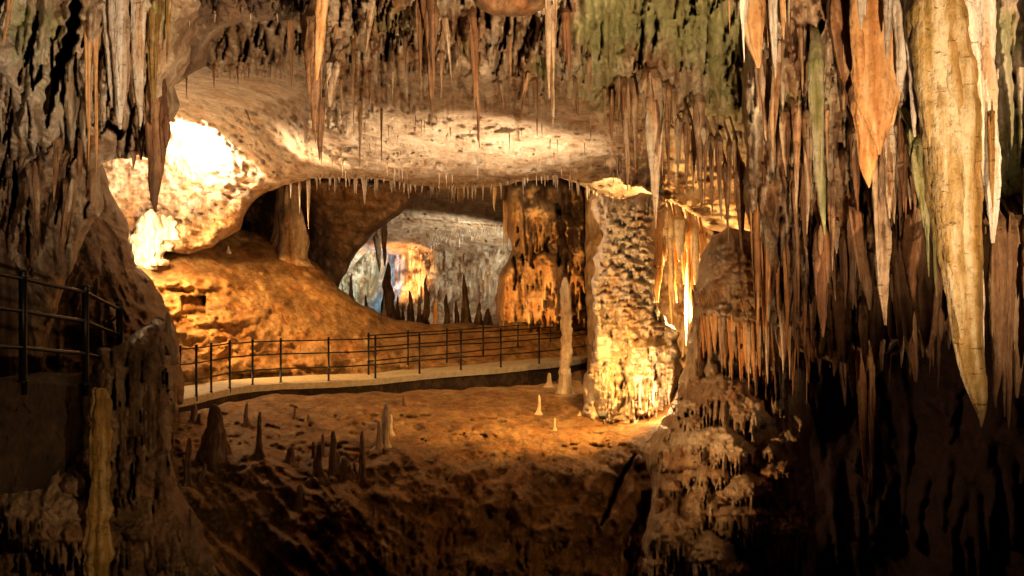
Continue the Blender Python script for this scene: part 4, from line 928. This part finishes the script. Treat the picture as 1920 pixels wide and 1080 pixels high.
for a in ((588, 862, 828, 11), (600, 900, 830, 26), (604, 856, 814, 12), (625, 892, 808, 20), (646, 892, 855, 30), (666, 894, 868, 12), (677, 910, 807, 17), (632, 880, 846, 24), (558, 956, 908, 26), (581, 916, 899, 20), (655, 896, 872, 10)):
    stag(lg, a[0], a[1], a[2], a[3], 'brown', H2)
H3 = 'pale broken stalagmites right of the clustered dark ones'
for a in ((722, 838, 756, 22), (712, 842, 790, 16), (733, 815, 776, 14)): stag(lg, a[0], a[1], a[2], a[3], 'tan', H3, tint=.75)
stag(lg, 1060, 727, 520, 24, 'cream', None, 'tall slim stalagmite column standing in front of the railing', Y=24.2, prof=[(0, 1.1), (.08, .95), (.3, .85), (.55, .8), (.75, .85), (.92, .7), (1, .3)], rip=.22)
H4 = 'small pale stalagmites on the lit floor right of centre'
for a in ((1030, 726, 699, 14), (1009, 776, 740, 10), (1040, 808, 784, 8), (1086, 780, 772, 8)): stag(lg, a[0], a[1], a[2], a[3], 'tan', H4, tint=.8)
stag(tr, 184, 1075, 728, 46, 'olive', None, 'tall amber column standing against the dark terrace wall at the left', Y=10.2, prof=[(0, .9), (.06, 1.15), (.15, 1.3), (.25, .95), (.5, .85), (.8, .85), (.95, .7), (1, .5)], rip=.2, name='column', cat='column', tint=.6)
stag(tr, 314, 640, 585, 16, 'brown', None, 'small knobbly stalagmite on the tip of the pointed rock', Y=12.8, rip=.25)
stag(mw, 10, 740, 380, 44, 'brown', None, 'thick dark column behind the railing at the left edge', Y=12.4, prof=[(0, 1), (.3, .9), (.6, .95), (.9, .8), (1, 1)], rip=.2, name='column', cat='column')
stag(mw, 135, 722, 680, 30, 'brown', None, 'small dark stump on the ledge behind the nearest railing', Y=13.5, prof=CONE)
stag(sl, 545, 486, 335, 88, 'tan', None, 'ribbed conical column under the left vault beside the dark alcove', Y=33.5, prof=[(0, .9), (.15, .85), (.35, .72), (.6, .55), (.8, .42), (1, .75)], rip=.16, name='column', cat='column', tint=.5)
stag(sl, 428, 471, 461, 7, 'cream', None, 'tiny white stub on the amber slope', tint=.9)
HL = 'dazzling white knobs of calcite heaped beside the left lamp'
for a in ((262, 486, 440, 34), (282, 478, 392, 36), (300, 450, 402, 40), (268, 462, 404, 30), (318, 430, 404, 24), (254, 476, 450, 22)): stag(lw, a[0], a[1], a[2], a[3], 'cream', HL, Y=27.2 + .3 * rnd.random(), prof=[(0, 1), (.3, 1.1), (.6, .85), (.85, .5), (1, .15)], rip=.45, rib=.3, tint=.8)
stag(bw, 817, 622, 560, 15, 'orange', None, 'amber lit stalagmite just beyond the back railing', Y=37.5)
H5 = 'dark stalagmites silhouetted in front of the far chamber wall'
for a in ((728, 585, 492, 30), (798, 600, 518, 18), (786, 600, 551, 14), (769, 600, 545, 18), (837, 608, 551, 18), (856, 608, 562, 14), (875, 602, 515, 22), (659, 562, 513, 12), (746, 586, 553, 10), (686, 580, 552, 12), (898, 606, 566, 20), (915, 606, 578, 26), (755, 596, 566, 8)):
    stag(bw, a[0], a[1] + 8, a[2], a[3], 'brown', H5, Y=43, prof=CONE, lean=-6 if a[0] == 875 else 0)
stag(bw, 720, 584, 554, 5, 'cream', None, 'thin pale straw standing in front of the largest far cone', Y=42.5)

# ================================================================== LAMPS
def lamp_fixture(label, loc, aim, s=.14):
    root = empty('floodlight', loc); tag(root, label, 'floodlight')
    d = (Vector(aim) - Vector(loc)).normalized(); q = d.to_track_quat('Z', 'Y')
    def tf(pts): return [q @ Vector(p) for p in pts]
    V = tf([(-s, -s*.7, 0), (s, -s*.7, 0), (s, s*.7, 0), (-s, s*.7, 0), (-s*.6, -s*.4, -s), (s*.6, -s*.4, -s), (s*.6, s*.4, -s), (-s*.6, s*.4, -s)])
    link_mesh('housing', V, [(4, 5, 1, 0), (5, 6, 2, 1), (6, 7, 3, 2), (7, 4, 0, 3), (7, 6, 5, 4)], 'housing', root, smooth=False)
    V = tf([(-s*.9, -s*.6, .004), (s*.9, -s*.6, .004), (s*.9, s*.6, .004), (-s*.9, s*.6, .004)])
    link_mesh('lens', V, [(0, 1, 2, 3)], 'lens', root, smooth=False)
    V, Fc = tube([Vector((0, 0, -s * .6)), Vector((0, 0, -s * 1.9))], s * .12, 6); link_mesh('bracket', V, Fc, 'housing', root)
l1 = P(1131, 777, 19.0)
lamp_fixture('small white floodlight on the floor at the foot of the lit column', l1, P(1165, 640, 21), .10)
l2 = P(1155, 438, 25.8)
lamp_fixture('small square lamp glowing among the spikes above the lit column', l2, P(1150, 500, 20), .13)

# ================================================================== LABELS for repeated kinds
ORD = ['first', 'second', 'third', 'fourth', 'fifth', 'sixth', 'seventh', 'eighth', 'ninth', 'tenth', 'eleventh', 'twelfth', 'thirteenth', 'fourteenth', 'fifteenth', 'sixteenth', 'seventeenth', 'eighteenth', 'nineteenth', 'twentieth']
for ph, lst in GROUPS.items():
    lst.sort(key=lambda t: t[0]); k = len(lst)
    for i, (x, o) in enumerate(lst):
        o['group'] = ph
        if k > 26: o['label'] = 'one of the ' + ph; continue
        if i < (k + 1) // 2: o['label'] = ('leftmost' if i == 0 else ORD[i] + ' from left') + ' of ' + ph
        else: o['label'] = ('rightmost' if i == k - 1 else ORD[k - 1 - i] + ' from right') + ' of ' + ph

# ================================================================== LIGHTS
def pt(name, loc, power, colr, r=.15):
    l = bpy.data.lights.new(name, 'POINT'); l.energy = power; l.color = colr; l.shadow_soft_size = r
    o = bpy.data.objects.new(name, l); o.location = loc; col.objects.link(o); return o
def spot(name, loc, aim, power, colr, ang=80, blend=.6, r=.1):
    l = bpy.data.lights.new(name, 'SPOT'); l.energy = power; l.color = colr; l.shadow_soft_size = r
    l.spot_size = math.radians(ang); l.spot_blend = blend
    o = bpy.data.objects.new(name, l); o.location = loc
    o.rotation_euler = (Vector(aim) - Vector(loc)).to_track_quat('-Z', 'Y').to_euler(); col.objects.link(o); return o
AMB = (1.0, .49, .115); WARM = (1.0, .64, .30); PEACH = (1.0, .78, .56); NEAR = (1, .675, .38)
pt('lamp_left', P(262, 445, 25.4), 800, WARM, .12)
spot('lamp_left_ceiling', P(372, 285, 25.2), P(392, 205, 26.6), 3000, PEACH, 160, .6, .12)
spot('flood_rake', P(345, 370, 24.2), P(1030, 275, 21.5), 3300, (1, .66, .38), 56, 1, .10)
spot('flood_slope', P(290, 385, 24.0), P(520, 600, 28), 3000, AMB, 90, .8, .10)
pt('added_fill_vault', P(612, 500, 31), 60, (1, .46, .10), .1)  # added fill with no visible source, brightens the dim vault
spot('flood_column', l1 + Vector((-.1, -.3, .1)), P(1185, 600, 21.3), 110, (1, .54, .15), 120, .7, .05)
spot('added_fill_column_front', P(1120, 815, 14.8), P(1225, 570, 20), 2900, (1, .56, .19), 38, .8, .05)  # extra unseen flood, added to light the column face
pt('added_fill_column_foot', P(1236, 745, 19.4), 110, (1, .60, .26), .06)  # added light for the cascade flank and column base, apart from the floor lamp
pt('lamp_in_column', P(1175, 436, 24.5), 420, (1, .68, .30), .1)
pt('unseen_fill_hollow', P(1268, 590, 23.6), 1100, (1, .56, .17), .06)  # unseen fill set in the hollow to brighten the draped wall
spot('flood_near_right', (6.0, .5, 0.3), P(1660, 40, 9), 5000, NEAR, 52, 1, .06)
spot('flood_near_left', (1.2, 2.5, -1.0), P(170, 60, 10), 2600, (1, .72, .46), 40, 1, .06)
spot('flood_curtain', (1.8, 3.0, -2.5), P(950, 40, 12), 5400, NEAR, 66, .9, .05)
spot('flood_vault', P(1060, 640, 20), P(860, 280, 21), 2300, (1, .74, .47), 95, .9, .10)
spot('flood_ledge', P(1180, 590, 17.5), P(1005, 765, 20.5), 1700, AMB, 100, .9, .07)
spot('added_fill_cliff', (2.6, 8.0, -1.2), P(980, 910, 16.5), 420, (1, .52, .18), 46, 1, .05)  # invented fill, put in to raise the light on the cliff
spot('added_fill_terrace', (-1.2, 6.0, -1.2), P(185, 900, 11), 380, (1, .60, .24), 46, 1, .06)  # low fill added so the terrace rock shows; no fixture stands here
spot('flood_brown_column', P(930, 620, 30), P(1030, 460, 33.5), 1150, (1, .44, .09), 100, .8, .05)
spot('lamp_chamber_blue', P(700, 575, 48), P(694, 505, 58), 9000, (.07, .45, 1.0), 40, .8, .1)
spot('lamp_chamber_orange', P(764, 565, 49), P(754, 500, 54), 5500, (1, .52, .18), 50, .8, .1)
spot('lamp_chamber_green', P(655, 560, 47), P(636, 505, 57), 7000, (.95, .85, .03), 34, .6, .1)
spot('flood_chamber', P(925, 560, 45), P(820, 440, 50), 2300, (1, .95, .76), 110, .9, .08)
spot('flood_cascade', (-1.6, 7.5, -1.6), P(1365, 750, 14), 2500, (1, .55, .21), 30, .9, .06)
wd = bpy.data.worlds.new('World'); scene.world = wd; wd.use_nodes = True
wd.node_tree.nodes['Background'].inputs[0].default_value = (0.6, 0.22, 0.36, 1)
wd.node_tree.nodes['Background'].inputs[1].default_value = 0.016

# ================================================================== CAMERA
cam = bpy.data.cameras.new('camera'); cam.sensor_width = 36; cam.lens = 36 * F / 1920
cam.clip_start = .05; cam.clip_end = 500
co = bpy.data.objects.new('camera', cam); co.location = (0, 0, 0); co.rotation_euler = (math.pi / 2, 0, 0); col.objects.link(co)
scene.camera = co
for o in ALL:
    if len(str(o.get('label', '')).split()) > 16: print('LONG', o['label'])
scene.view_settings.view_transform = 'Standard'; scene.view_settings.look = 'None'
scene.view_settings.exposure = 0; scene.view_settings.gamma = 1
scene.cycles.max_bounces = 5; scene.cycles.diffuse_bounces = 3; scene.cycles.glossy_bounces = 2
scene.cycles.sample_clamp_indirect = 4
